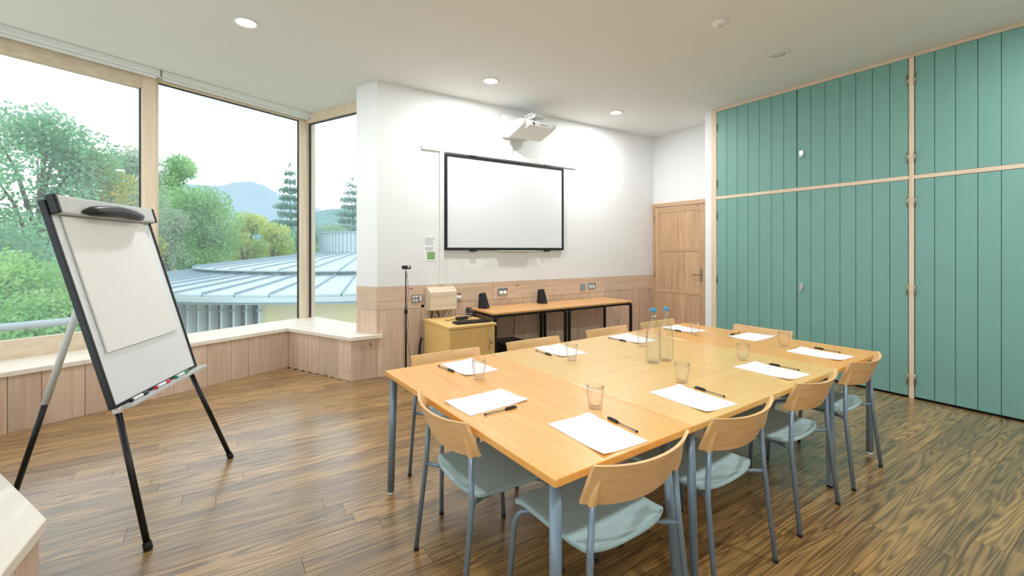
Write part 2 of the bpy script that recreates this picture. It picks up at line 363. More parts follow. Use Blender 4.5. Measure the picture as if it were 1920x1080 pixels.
ow = tag(MB().obox(P0, E1, N1, UP, (TL_ - .06, .06), (-.03, .06), (-.7, ZS - .044)).obox(P0, S1, E1, UP, (-.02, 1.5), (-.02, .06), (-.7, ZS - .044)).obox(W0, -BD, -E1, UP, (-.05, float((W0 - WB) @ BD)), (-.03, .06), (-.7, ZS - .044)).box(-1.26, -1.17, YR, WB[1], -.7, ZS - .044).build('wall_outer', 'plaster'),
         'low outer wall below the windows', 'wall', kind='structure')
# roller blinds at the head of the windows
def blind(t0, t1, label):
    e = empty('roller_blind', label=label, cat='blind', group='rolled up window blinds')
    MB().obox(P0, E1, N1, UP, (t0, t1), (-.17, -.08), (3.335, ZC - .001)).build('cassette', 'blind', e, .006)
    MB().obox(P0, E1, N1, UP, (t0 + .01, t1 - .01), (-.135, -.115), (3.305, 3.334)).build('bottom_bar', 'blind', e, .004)
    for t_ in (t0 - .008, t1): MB().obox(P0, E1, N1, UP, (t_, t_ + .008), (-.175, -.075), (3.32, ZC - .001)).build('end_bracket', 'white_plastic', e)
blind(TL_ + .1, -1.84, 'white roller blind rolled up above the left window'); blind(-1.80, -.05, 'white roller blind rolled up above the middle window')

# ------------------------------------------------------------------ door
dr = empty('door_1', kind='structure', label='knotty pine plank door with three panels', cat='door')
X0 = XD
bx('jamb', X0 - .03, X0 - .001, 5.066, 5.104, 0, 2.19, 'door_z', dr, .002); bx('jamb', X0 - .03, X0 - .001, 4.06, 4.12, 0, 2.19, 'door_z', dr, .002); bx('head', X0 - .034, X0 - .001, 4.06, 5.105, 2.19, 2.25, 'door_y', dr, .002)
lf = bx('leaf', X0 - .012, X0 - .001, 4.125, 5.062, .005, 2.18, 'door_z', dr)
for a, b_ in ((4.125, 4.225), (4.975, 5.062)): bx('stile', X0 - .026, X0 - .012, a, b_, .005, 2.18, 'door_z', lf, .002)
for a, b_ in ((.005, .16), (.755, .80), (1.44, 1.485), (2.09, 2.18)): bx('rail', X0 - .026, X0 - .012, 4.225, 4.975, a, b_, 'door_y', lf, .002)
for a, b_ in ((.16, .755), (.80, 1.44), (1.485, 2.09)):
    for i in range(6): bx('plank', X0 - .018, X0 - .012, 4.226 + i * .1248, 4.226 + i * .1248 + .123, a, b_, 'door_z', lf)
bx('handle_plate', X0 - .032, X0 - .026, 4.155, 4.195, .97, 1.17, 'brass_steel', lf, .003)
MB().tube([(X0 - .03, 4.175, 1.08), (X0 - .07, 4.175, 1.08), (X0 - .075, 4.19, 1.08), (X0 - .075, 4.30, 1.075)], .009).build('lever_handle', 'brass_steel', lf)
for z in (.3, 1.0, 1.95): bx('hinge', X0 - .036, X0 - .03, 5.055, 5.072, z, z + .1, 'brass_steel', dr)

# ------------------------------------------------------------------ green cupboards
def leaf(parent, y_hi, y_lo, z0, z1, n, lock=None, hinge=None, zs=()):
    b_ = bx('door', XG + .014, XG + .034, y_lo + .002, y_hi - .002, z0, z1, 'green_dark', parent)
    w_ = (y_hi - y_lo - .006) / n
    for i in range(n): bx('plank', XG, XG + .0135, y_lo + .003 + i * w_ + .0022, y_lo + .003 + (i + 1) * w_ - .0022, z0, z1, 'green_paint', b_, .0015)
    if lock:
        ly, lz = lock
        MB().box(XG - .012, XG - .0005, ly - .022, ly + .022, lz - .01, lz + .05).box(XG - .03, XG - .012, ly - .02, ly + .02, lz - .03, lz - .018).build('lock', 'chrome', b_, .002)
    if hinge is not None:
        for z in zs: MB().box(XG - .008, XG - .0005, hinge - .009, hinge + .009, z - .05, z + .05).tube([(XG - .01, hinge, z - .05), (XG - .01, hinge, z + .05)], .006, 8).build('hinge', 'brass_steel', b_)
U = (3.143, 2.378); Lw = (1.94, 1.07, .189)
c1 = empty('cupboard', (0, 0, 0), 0, 'tall green boarded cupboard bay beside the pine door', 'cupboard', 'green boarded wall cupboards')
bx('post', XG - .004, XG + .05, 3.59, 3.667, 0, ZC - .001, 'frame_z', c1, .002); bx('post', XG - .004, XG + .05, 1.505, 1.545, 0, 3.36, 'frame_z', c1, .002)
bx('rail', XG - .004, XG + .05, 1.546, 3.589, 2.158, 2.198, 'frame_y', c1, .002); bx('head', XG - .006, XG + .05, 1.505, 3.589, 3.362, ZC - .001, 'frame_y', c1, .002)
leaf(c1, 3.589, 2.57, 2.2, 3.36, 7, None, 3.583, U); leaf(c1, 2.57, 1.547, 2.2, 3.36, 7, (2.518, 2.58), 1.553, U)
leaf(c1, 3.589, 2.57, .02, 2.155, 7, None, 3.583, Lw); leaf(c1, 2.57, 1.547, .02, 2.155, 7, (2.518, 1.02), 1.553, Lw)
bx('plinth', XG + .02, XG + .05, 1.505, 3.667, 0, .02, 'black_metal', c1); bx('carcass', XG + .051, XD - .001, 1.506, 3.667, 0, ZC - .001, 'green_dark', c1)
c2 = empty('cupboard', (0, 0, 0), 0, 'tall green boarded cupboard bay at the right edge of the picture', 'cupboard', 'green boarded wall cupboards')
for a, b_ in ((1.503, .484), (.484, -.535)):
    leaf(c2, a, b_, 2.2, 3.36, 7, None, a - .006 if a > 1 else b_ + .006, U); leaf(c2, a, b_, .02, 2.155, 7, None, a - .006 if a > 1 else b_ + .006, Lw)
bx('rail', XG - .004, XG + .05, -.56, 1.504, 2.158, 2.198, 'frame_y', c2, .002); bx('head', XG - .006, XG + .05, -.6, 1.504, 3.362, ZC - .001, 'frame_y', c2, .002); bx('post', XG - .004, XG + .05, -.6, -.536, 0, 3.36, 'frame_z', c2, .002)
bx('plinth', XG + .02, XG + .05, -.6, 1.504, 0, .02, 'black_metal', c2); bx('carcass', XG + .051, XD - .001, -.6, 1.503, 0, ZC - .001, 'green_dark', c2)
tag(bx('wall_side', XG + .003, XD, YR, -.602, 0, ZC, 'plaster'), 'white plaster wall beyond the cupboards', 'wall', kind='structure')

# ------------------------------------------------------------------ ceiling fittings
def downlight(x, y, lit, label):
    e = empty('downlight', (x, y, ZC), 0, label, 'downlight', 'recessed ceiling downlights')
    MB().lathe([(.072, -.0005), (.098, -.0005), (.100, -.006), (.092, -.010), (.074, -.006), (.072, -.0005)], n=32).build('trim_ring', 'white_plastic', e)
    MB().lathe([(0, -.0005), (.073, -.0005), (.073, -.004), (0, -.004)], n=32).build('lens', 'lamp_glow' if lit else 'lamp_off', e)
    if lit:
        l = D.lights.new('bulb', 'AREA'); l.shape = 'DISK'; l.size = .16; l.energy = LAMP_W; l.spread = R(180); l.color = (.965, .985, 1)
        q = D.objects.new('bulb', l); COL.objects.link(q); q.parent = e; q.location = (0, 0, -.013)
downlight(.164, 4.41, True, 'lit round downlight in the ceiling near the windows')
downlight(2.57, 4.40, True, 'lit round downlight above the whiteboard')
downlight(4.645, 4.45, True, 'lit round downlight nearest the pine door')
downlight(4.617, 2.25, False, 'unlit round downlight near the green cupboards')
for i, (x, y) in enumerate(((.4, .1), (2.57, .1), (4.617, .1))): downlight(x, y, True, 'added fill downlight out of view, ' + ('above the camera', 'right of the camera', 'by the cupboards')[i])  # unseen row of lit downlights, added as fill light for the room
sd = empty('smoke_detector', (3.54, 2.2, ZC), 0, 'small white smoke detector on the ceiling', 'smoke detector')
MB().lathe([(0, 0), (.062, 0), (.06, -.014), (.045, -.03), (0, -.034)], n=28).build('body', 'white_plastic', sd)
MB().lathe([(0, -.0345), (.017, -.0345), (.015, -.042), (0, -.044)], n=20).build('sensor', 'grey_plastic', sd)

# ------------------------------------------------------------------ whiteboard wall
wbd = empty('whiteboard', (0, 0, 0), 0, 'white interactive board in a thin black frame on the wall', 'whiteboard')
y1 = YB - .001
bx('surface', 2.34, 4.18, y1 - .028, y1 - .003, 1.49, 2.635, 'board_white', wbd)
bx('frame_side', 2.312, 2.342, y1 - .038, y1 - .002, 1.46, 2.665, 'black_plastic', wbd, .003); bx('frame_side', 4.178, 4.208, y1 - .038, y1 - .002, 1.46, 2.665, 'black_plastic', wbd, .003)
bx('frame_top', 2.343, 4.177, y1 - .038, y1 - .002, 2.633, 2.665, 'black_plastic', wbd, .003); bx('frame_bottom', 2.343, 4.177, y1 - .038, y1 - .002, 1.46, 1.492, 'black_plastic', wbd, .003)
for x in (2.66, 3.86):
    bx('bracket', x, x + .1, y1 - .03, y1 - .002, 2.667, 2.68, 'black_plastic', wbd); bx('bracket', x, x + .09, y1 - .05, y1 - .01, 1.442, 1.459, 'black_plastic', wbd, .003)
bx('pen_tray', 3.06, 3.66, y1 - .07, y1 - .01, 1.444, 1.456, 'grey_plastic', wbd, .003)
cr_ = empty('cable_trunking', (0, 0, 0), 0, 'white plastic cable trunking running around the whiteboard', 'trunking')
bx('trunking_rail', 2.02, 4.47, y1 - .022, y1, 2.683, 2.735, 'white_plastic', cr_, .003); bx('trunking_drop', 2.25, 2.304, y1 - .022, y1, 1.04, 2.682, 'white_plastic', cr_, .003); bx('trunking_riser', 3.265, 3.325, y1 - .022, y1, 2.736, 2.972, 'white_plastic', cr_, .003)
for x in (1.99, 4.50): MB().tube([(x, y1, 2.71), (x, y1 - .006, 2.71)], .008).build('screw', 'grey_plastic', cr_)

pj = empty('projector', (0, 0, 0), 0, 'white short throw projector on a wall bracket above the whiteboard', 'projector')
bx('wall_plate', 3.145, 3.56, YB - .06, YB - .001, 2.975, 3.30, 'white_plastic', pj, .03)
bx('arm', 3.36, 3.50, 4.62, YB - .06, 3.175, 3.215, 'grey_plastic', pj, .004)
prof = [(YB - .11, 2.975), (YB - .11, 3.165), (4.66, 3.135), (4.60, 3.105), (4.62, 3.06), (4.72, 3.02), (YB - .16, 2.96)]
mb = MB(); n_ = len(prof); mb.add([(3.17, a, b_) for a, b_ in prof] + [(3.69, a, b_) for a, b_ in prof], [list(range(n_))[::-1], list(range(n_, 2 * n_))] + [(i, (i + 1) % n_, n_ + (i + 1) % n_, n_ + i) for i in range(n_)])
pb = mb.build('body', 'white_plastic', pj, .006)
mb = MB(); mb.add([(x, a, b_) for x in (3.24, 3.62) for a, b_ in ((4.64, 3.085), (4.585, 3.095), (4.578, 3.045), (4.68, 3.01))], [(0, 1, 2, 3), (7, 6, 5, 4), (0, 4, 5, 1), (1, 5, 6, 2), (2, 6, 7, 3), (3, 7, 4, 0)])
fp = mb.build('front_panel', 'white_plastic', pj, .003)
bx('sensor_window', 3.30, 3.315, 4.574, 4.58, 3.052, 3.088, 'black_plastic', fp)
lettering('HITACHI', .028, 'print_grey', fp, Matrix.Translation((3.46, 4.578, 3.07)) @ Matrix.Rotation(R(90), 4, 'X'))
MB().box(3.34, 3.56, 4.66, 4.84, 3.215, 3.235).build('mount_plate', 'grey_plastic', pj, .003)
for x in (3.37, 3.45, 3.53): MB().tube([(x, 4.70, 3.13), (x, 4.70, 3.22)], .012).build('mount_bolt', 'chrome', pj)
MB().tube([(3.2, YB - .06, 3.13), (3.2, YB - .12, 3.12), (3.22, YB - .15, 3.10)], .006).build('cable', 'white_plastic', pj)

nt_ = empty('wall_notice', (0, 0, 0), 0, 'small paper notice with a green picture beside the whiteboard', 'notice')
bx('sheet', 2.04, 2.215, YB - .003, YB - .001, 1.325, 1.63, 'paper', nt_)
for i, z in enumerate((1.605, 1.59, 1.575, 1.56, 1.545, 1.53, 1.49, 1.475, 1.46)): bx('print_line', 2.06, 2.12 + .08 * random.random(), YB - .0036, YB - .003, z - .003, z + .003, 'print_grey', nt_)
bx('picture', 2.085, 2.19, YB - .0036, YB - .003, 1.345, 1.44, 'print_green', nt_)

def socket(x0, x1, z0, z1, label, plugs=0, mat='chrome'):
    e = empty('wall_socket', (0, 0, 0), 0, label, 'socket')
    bx('plate', x0, x1, YB - .010, YB - .0005, z0, z1, mat, e, .003); w_ = x1 - x0
    for i in range(2):
        cx_ = x0 + w_ * (.3 + .4 * i)
        if plugs:
            MB().lathe([(0, 0), (.026, 0), (.028, .012), (.02, .03), (0, .032)], n=16).build('plug', 'white_plastic', e).matrix_local = Matrix.Translation((cx_, YB - .0105, (z0 + z1) / 2 - .01)) @ Matrix.Rotation(R(90), 4, 'X')
        else: bx('outlet', cx_ - .02, cx_ + .02, YB - .012, YB - .0101, z0 + .02, z1 - .035, 'white_plastic', e)
    bx('switch', x1 - .03, x1 - .015, YB - .014, YB - .0102, z1 - .03, z1 - .01, 'red_ink', e)
    return e
socket(2.445, 2.545, .82, .92, 'steel double socket with white plugs beside the timber box', 1)
socket(3.09, 3.245, .845, .945, 'steel double socket with two white plugs between the speakers', 1)
socket(4.72, 4.873, .855, .955, 'dark steel double socket without plugs above the desk', 0, 'zinc_dark')
tag(bx('blank_plate', 4.555, 4.66, YB - .009, YB - .0005, .85, .945, 'zinc_dark', None, .003), 'square grey blank switch plate left of the dark socket', 'switch plate')
av = empty('connection_plate', (0, 0, 0), 0, 'grey metal plate with white sockets left of the timber box', 'wall plate')
bx('plate', 1.885, 2.035, YB - .009, YB - .0005, .825, .93, 'chrome', av, .003)
for i in range(2):
    for j in range(2): MB().lathe([(0, 0), (.014, 0), (.012, .005), (0, .005)], n=14).build('jack', 'white_plastic', av).matrix_local = Matrix.Translation((1.915 + .035 * i, YB - .0092, .855 + .045 * j)) @ Matrix.Rotation(R(90), 4, 'X')
bx('jack_strip', 1.99, 2.01, YB - .012, YB - .0092, .85, .915, 'white_plastic', av)
tb = empty('cable_box', (0, 0, 0), 0, 'pale timber box fixed to the wall above the cabinet', 'box')
mb = MB(); pr = [(YB - .001, .735), (YB - .001, 1.005), (YB - .06, 1.005), (YB - .125, .955), (YB - .125, .735)]
mb.add([(2.07, a, b_) for a, b_ in pr] + [(2.425, a, b_) for a, b_ in pr], [(4, 3, 2, 1, 0), (5, 6, 7, 8, 9)] + [(i, (i + 1) % 5, 5 + (i + 1) % 5, 5 + i) for i in range(5)]); mb.build('body', 'frame_x', tb)
for a, b_ in ((.737, .788), (.79, .895), (.897, .953)): bx('board', 2.072, 2.423, YB - .135, YB - .1255, a, b_, 'frame_x', tb, .002)

# ------------------------------------------------------------------ side furniture
cb = empty('cabinet', (0, 0, 0), 0, 'oak veneer storage cabinet with a bar handle under the timber box', 'cabinet')
bx('top', 2.01, 2.59, 4.30, 5.03, .612, .64, 'oak_veneer', cb, .003); bx('body', 2.02, 2.58, 4.335, 5.025, 0, .611, 'oak_veneer', cb, .002)
dd = bx('door', 2.025, 2.575, 4.315, 4.334, .03, .605, 'oak_veneer', cb, .002)
MB().tube([(2.49, 4.314, .36), (2.49, 4.285, .36), (2.49, 4.285, .57), (2.49, 4.314, .57)], .006).build('handle', 'chrome', dd)
MB().tube([(2.53, 4.3145, .42), (2.53, 4.306, .42)], .011).build('lock', 'brass_steel', dd)
kb = empty('keyboard', (2.36, 4.46, .641), R(-4), 'black computer keyboard on the oak cabinet', 'keyboard')
bx('case', -.21, .21, -.075, .075, 0, .018, 'black_plastic', kb, .004)
for r_ in range(5):
    for k_ in range(14): bx('key', -.20 + k_ * .0285, -.176 + k_ * .0285, -.066 + r_ * .0265, -.044 + r_ * .0265, .0185, .024, 'black_plastic', kb)
ad = empty('power_adaptor', (2.38, 4.72, .641), R(10), 'black power adaptor with a coiled cable behind the keyboard', 'adaptor')
bx('brick', -.09, .05, -.04, .03, 0, .035, 'black_plastic', ad, .006)
MB().tube([(.05 + .05 * math.cos(a) + .05, .05 * math.sin(a), .012 + .004 * a) for a in np.linspace(math.pi, 7 * math.pi, 60)], .005, 6).build('cable', 'black_plastic', ad)
MB().tube([(-.09, 0, .02), (-.14, .02, .012), (-.20, .0, .010), (-.22, .05, .010)], .004, 6).build('cable', 'black_plastic', ad)
wc = empty('webcam', (2.53, 4.86, .641), 0, 'small silver and black webcam at the back of the cabinet', 'webcam')
MB().lathe([(0, 0), (.035, 0), (.035, .012), (.01, .02), (.01, .05), (0, .05)], n=18).build('stand', 'chrome', wc); MB().lathe([(0, .05), (.03, .055), (.036, .085), (.03, .115), (0, .12)], n=18).build('head', 'black_plastic', wc); bx('lens', -.012, .012, -.042, -.03, .075, .1, 'chrome', wc, .003)
for i, (x, mt, r_, sw, nm) in enumerate(((2.13, 'black_plastic', .010, .0, 'thick black'), (2.18, 'black_plastic', .007, .06, 'bent black'), (2.24, 'grey_plastic', .006, .02, 'grey'), (2.36, 'white_plastic', .006, -.06, 'white'))):
    tag(MB().tube([(x, YB - .05, .74), (x + sw * .3, YB - .05, .70), (x + sw * .8, YB - .045, .66), (x + sw * .8, YB - .014, .60), (x + sw * .8, YB - .013, .45)], r_, 8).build('cable', mt), nm + ' cable hanging from the timber box behind the cabinet', 'cable')
tag(MB().tube([(1.985, 5.03, .42), (1.965, 5.03, .33), (1.955, 5.03, .2), (1.965, 5.03, .08), (1.99, 5.04, .012)], .014, 8).build('cable', 'dark_rubber'), 'thick dark cable hanging at the left side of the cabinet', 'cable')

def desk(xa, xb, label, seams):
    e = empty('side_desk', (0, 0, 0), 0, label, 'desk', 'side desks along the back wall')
    bx('top', xa, xb, 4.47, 5.085, .695, .72, 'desk_veneer', e, .004)
    for i, x in enumerate((xa + .03, xb - .03)):
        sg = 1 if i == 0 else -1
        for y in (4.50, 5.03):
            MB().tube([(x, y, 0), (x, y, .62), (x, y, .655), (x + sg * .02, y, .675), (x + sg * .06, y, .678)], .022, 10).build('leg', 'black_metal', e)
        MB().tube([(x, 4.5, .676), (x, 5.03, .676)], .016, 8).build('side_rail', 'black_metal', e)
    MB().tube([(xa + .08, 4.5, .677), (xb - .08, 4.5, .677)], .016, 8).build('front_rail', 'black_metal', e); MB().tube([(xa + .08, 5.03, .677), (xb - .08, 5.03, .677)], .016, 8).build('back_rail', 'black_metal', e)
desk(2.66, 3.795, 'wood topped desk with black tube legs beside the oak cabinet', 0)
desk(3.80, 5.03, 'wood topped desk with black tube legs nearest the pine door', 0)
def speaker(x, y, rz, label):
    e = empty('speaker', (x, y, .7205), rz, label, 'speaker', 'desktop speakers')
    mb = MB(); mb.add([(-.05, -.06, 0), (.05, -.06, 0), (.045, .06, 0), (-.045, .06, 0), (-.042, .0, .20), (.042, .0, .20), (.035, .055, .185), (-.035, .055, .185)], [(3, 2, 1, 0), (4, 5, 6, 7), (0, 1, 5, 4), (1, 2, 6, 5), (2, 3, 7, 6), (3, 0, 4, 7)])
    mb.build('cabinet', 'black_plastic', e, .006)
    mb = MB(); mb.add([(-.043, -.0625, .012), (.043, -.0625, .012), (.037, -.006, .19), (-.037, -.006, .19), (-.043, -.057, .012), (.043, -.057, .012), (.037, -.001, .19), (-.037, -.001, .19)], [(0, 1, 2, 3), (7, 6, 5, 4), (0, 4, 5, 1), (1, 5, 6, 2), (2, 6, 7, 3), (3, 7, 4, 0)])
    mb.build('grille', 'dark_rubber', e); bx('badge', -.012, .012, -.0618, -.0608, .022, .028, 'chrome', e)
speaker(2.78, 4.93, R(30), 'black desktop speaker at the left end of the desk by the cabinet'); speaker(3.72, 4.95, R(10), 'black desktop speaker in the middle of the side desks')
sb = empty('subwoofer', (3.1, 4.80, 0), 0, 'black subwoofer box on the floor under the side desk', 'subwoofer')
bx('box', -.19, .17, -.2, .2, .012, .30, 'black_plastic', sb, .005)
for x in (-.15, .13):
    for y in (-.16, .16): bx('foot', x - .015, x + .015, y - .015, y + .015, 0, .0115, 'dark_rubber', sb)
tag(MB().tube([(3.35, YB - .006, .69), (3.36, YB - .006, .5), (3.345, YB - .006, .3), (3.33, YB - .006, .02)], .004, 6).build('cable', 'black_plastic'), 'thin black cable down the boards behind the side desk', 'cable')

ws = empty('webcam_stand', (1.735, 4.87, 0), 0, 'thin black pole stand with a small webcam beside the bench', 'stand')
MB().tube([(0, 0, .05), (0, 0, .75)], .011).build('pole', 'black_metal', ws); MB().tube([(0, 0, .75), (0, 0, 1.22)], .007).build('upper_pole', 'black_metal', ws)
MB().lathe([(0, .745), (.017, .745), (.017, .80), (0, .80)], n=14).build('clamp', 'black_plastic', ws); MB().tube([(0, 0, 1.22), (0, 0, 1.245)], .005).build('stem', 'chrome', ws)
for a in (200, 320, 80): MB().tube([(0, 0, .06), (.15 * math.cos(R(a)), .15 * math.sin(R(a)), .018), (.19 * math.cos(R(a)), .19 * math.sin(R(a)), .017)], [.012, .014, .017]).build('foot', 'black_plastic', ws)
cm = bx('camera_head', -.045, .05, -.03, .02, 1.245, 1.285, 'black_plastic', ws, .006); MB().lathe([(0, 0), (.014, 0), (.014, .008), (0, .008)], n=16).build('lens', 'chrome', cm).matrix_local = Matrix.Translation((.02, -.03, 1.267)) @ Matrix.Rotation(R(90), 4, 'X')
MB().tube([(.012, -.01, 1.2), (.03, 0, 1.0), (.013, -.01, .8), (.025, -.01, .62), (.012, -.012, .45), (.05, 0, .25), (.09, 0, .02)], .0025, 6).build('cable', 'black_plastic', ws)

# ------------------------------------------------------------------ meeting tables
TC = Vector((2.3815, 1.95, 0)); TR = R(2.2); TM = Matrix.Translation(TC) @ Matrix.Rotation(TR, 4, 'Z')
def table(u0, u1, v0, v1, mat, legs, label, square=()):
    e = empty('meeting_table', TC, TR, label, 'table', 'meeting tables pushed together')
    bx('tabletop', u0 + .001, u1 - .001, v0, v1, .702, .73, mat, e, .003)
    for (u, v, du, dv, r_) in legs:
        lg = MB().tube([(u, v, .701), (u + du, v + dv, .014)], r_, 14).build('leg', 'steel_paint', e)
        MB().lathe([(0, 0), (r_ * .9, 0), (r_ * 1.02, .014), (0, .014)], (u + du, v + dv, 0), 14).build('foot', 'white_plastic', lg)
    for (u, v) in square: 
        lg = bx('leg', u - .022, u + .022, v - .016, v + .016, .012, .701, 'steel_paint', e, .004); bx('foot', u - .02, u + .02, v - .014, v + .014, 0, .0115, 'dark_rubber', lg)
    a, b_ = u0 + .09, u1 - .09; c, d = v0 + .09, v1 - .09
    for q in ((a, b_, c, c + .025), (a, b_, d - .025, d)): bx('apron', q[0], q[1], q[2], q[3], .66, .701, 'steel_paint', e)
    for q in ((a, a + .025, c + .03, d - .03), (b_ - .025, b_, c + .03, d - .03)): bx('apron', q[0], q[1], q[2], q[3], .66, .701, 'steel_paint', e)
    return e
hv = .785
table(-1.53, -.775, -hv, hv, 'beech_y', [(-1.49, -hv + .045, -.02, -.03, .021), (-1.49, hv - .045, -.02, .0, .021), (-.87, -hv + .07, .0, -.07, .021), (-.82, hv - .06, .01, .02, .021)], 'orange beech meeting table at the near left end of the row')
table(-.774, .77, -hv, hv, 'maple_x', [(-.735, -hv + .04, .0, -.02, .018), (-.735, hv - .04, 0, .02, .018), (.73, hv - .04, 0, .02, .018)], 'pale yellow middle meeting table carrying the two bottles', [(.735, -hv + .035)])
table(.771, 1.535, -hv, hv, 'beech_y', [(.81, -hv + .06, .0, -.01, .018), (.81, hv - .05, 0, .02, .018), (1.48, -hv + .05, .0, .0, .021), (1.48, hv - .05, .02, .02, .021)], 'orange beech meeting table at the far right end of the row')

# ------------------------------------------------------------------ chairs
def make_chair():
    e = empty('meeting_chair', (0, 0, 0), 0, 'x', 'chair', 'ten chairs around the meeting tables')
    N = 14; out = []
    def bk(s, z): 
        zz = z - (.02 if z < .68 else .013) * (1 - s * s)
        yy = .084 - .060 * (1 - abs(s) ** 2.2) - .06 * (z - .63) / .145
        return (.25 * s, yy, zz)
    zs = [.628, .665, .70, .74, .776]; vs = []; fs = []
    for side in (0, .013):
        for z in zs:
            for i in range(N + 1):
                s = -1 + 2 * i / N; x, y_, z_ = bk(s, z); vs.append((x, y_ - side, z_))
    m_ = N + 1; o_ = m_ * len(zs)
    for j in range(len(zs) - 1):
        for i in range(N):
            a = j * m_ + i; fs.append((a, a + m_, a + m_ + 1, a + 1)); fs.append((o_ + a, o_ + a + 1, o_ + a + m_ + 1, o_ + a + m_))
    for i in range(N):
        fs.append((i, i + 1, o_ + i + 1, o_ + i)); a = (len(zs) - 1) * m_ + i; fs.append((a, o_ + a, o_ + a + 1, a + 1))
    for j in range(len(zs) - 1):
        a = j * m_; fs.append((a, o_ + a, o_ + a + m_, a + m_)); a += N; fs.append((a, a + m_, o_ + a + m_, o_ + a))
    mb = MB(); mb.add(vs, fs, True)
    for s in (-1, 1): mb.tube([(s * .218, bk(.87, .63)[1] - .012, .622), (s * .218, bk(.87, .66)[1] - .012, .66), (s * .218, bk(.87, .72)[1] - .008, .715)], [.015, .016, .006], 10)
    bo = mb.build('backrest', 'ply_x', e); bo.modifiers.new('edge', 'EDGE_SPLIT').split_angle = R(50)
    # seat
    G = 14; vs = []; fs = []
    def st(u, v, top):
        wd = .217 + .010 * v; y_ = .068 + .45 * v
        if u * u > 0: y_ += .03 * u ** 4 * (1 - v) - .03 * u ** 4 * v
        z = .432 + .018 * v + .014 * u * u - .03 * max(0, v - .8) ** 2 * 25 * .6 + .012 * (1 - v) ** 6
        return (wd * u * (1 - .02 * (1 - v) ** 4), y_, z if top else z - .022)
    for top in (1, 0):
        for j in range(G + 1):
            for i in range(G + 1): vs.append(st(-1 + 2 * i / G, j / G, top))
    m_ = G + 1; o_ = m_ * m_
    for j in range(G):
        for i in range(G):
            a = j * m_ + i; fs.append((a, a + 1, a + m_ + 1, a + m_)); fs.append((o_ + a, o_ + a + m_, o_ + a + m_ + 1, o_ + a + 1))
    for i in range(G):
        fs.append((i, o_ + i, o_ + i + 1, i + 1)); a = G * m_ + i; fs.append((a, a + 1, o_ + a + 1, o_ + a))
        a = i * m_; fs.append((a, a + m_, o_ + a + m_, o_ + a)); a += G; fs.append((a, o_ + a, o_ + a + m_, a + m_))
    so = MB().add(vs, fs, True).build('seat', 'fabric', e); bv = so.modifiers.new('bevel', 'BEVEL'); bv.width = .007; bv.segments = 2; bv.angle_limit = R(50)
    for s in (-1, 1):
        lg = MB().tube([(s * .25, 0, .012), (s * .237, .047, .43), (s * .219, .052, .625)], .0115, 12).build('leg', 'steel_paint', e)
        MB().lathe([(0, 0), (.0125, 0), (.0125, .014), (0, .014)], (s * .25, 0, 0), 12).build('foot', 'dark_rubber', lg)
        lg = MB().tube([(s * .25, .50, .012), (s * .238, .475, .34), (s * .232, .468, .385), (s * .215, .455, .408), (s * .18, .43, .411), (s * .15, .40, .412)], .0115, 12).build('leg', 'steel_paint', e)
        MB().lathe([(0, 0), (.0125, 0), (.0125, .014), (0, .014)], (s * .25, .50, 0), 12).build('foot', 'dark_rubber', lg)
        MB().tube([(s * .237, .045, .415), (s * .19, .085, .412), (s * .16, .14, .405), (s * .15, .40, .408)], .009, 10).build('seat_frame', 'steel_paint', e)
    MB().tube([(-.16, .14, .405), (.16, .14, .405)], .009, 8).build('cross_bar', 'steel_paint', e)
    return e
ch = make_chair()
spots = [
    (1.235, 1.03, 1.5, 'chair at the nearest table corner, closest to the camera'),
    (1.918, 1.06, 2.2, 'second chair from the camera along the right hand table side'),
    (2.715, 1.108, 2.5, 'third chair from the camera along the right hand table side'),
    (3.465, 1.142, 2.5, 'last chair of the right hand side, nearest the green cupboards'),
    (1.265, 2.775, 180, 'chair on the far side at the table end beside the easel'),
    (2.0, 2.79, 181, 'second chair along the far side, in front of the subwoofer'),
    (2.83, 2.84, 182, 'third chair along the far side, in front of the side desks'),
    (3.53, 2.86, 182, 'fourth chair along the far side, behind the two bottles'),
    (.79, 1.82, -90, 'chair at the left head of the tables, facing the cupboards'),
    (4.02, 2.09, 92, 'chair at the right head of the tables, backing onto green cupboards')]
for i, (x, y, a, lb) in enumerate(spots):
    c = ch if i == 0 else copy_tree(ch)
    c.location = (x, y, 0); c.rotation_euler = (0, 0, R(a)); c['label'] = 'wood and sage fabric ' + lb

# ------------------------------------------------------------------ things on the tables
names = ['near the front corner, closest to the camera', 'second along the right hand side', 'third along the right hand side', 'at the far right corner of the tables',
         'on the far side at the left table end', 'second along the far side', 'third along the far side, left of the bottles', 'fourth along the far side, right of the bottles', 'at the left head of the tables', 'at the right head of the tables']
paper = [((1.14, 1.47), (1.366, 1.482), (1.357, 1.143), (1.129, 1.13)), ((1.84, 1.52), (2.048, 1.524), (2.04, 1.192), (1.814, 1.175)), ((2.685, 1.566), (2.882, 1.563), (2.878, 1.241), (2.659, 1.219)), ((3.41, 1.599), (3.614, 1.613), (3.625, 1.287), (3.388, 1.26)),
         ((1.172, 2.62), (1.389, 2.63), (1.404, 2.325), (1.172, 2.298)), ((1.945, 2.66), (2.173, 2.69), (2.17, 2.366), (1.923, 2.34)), ((2.723, 2.69), (2.942, 2.71), (2.93, 2.37), (2.703, 2.35)), ((3.47, 2.73), (3.68, 2.75), (3.655, 2.426), (3.44, 2.40)),
         ((.91, 1.971), (1.231, 2.0), (1.217, 1.745), (.91, 1.727)), ((3.584, 2.146), (3.88, 2.153), (3.88, 1.923), (3.593, 1.905))]
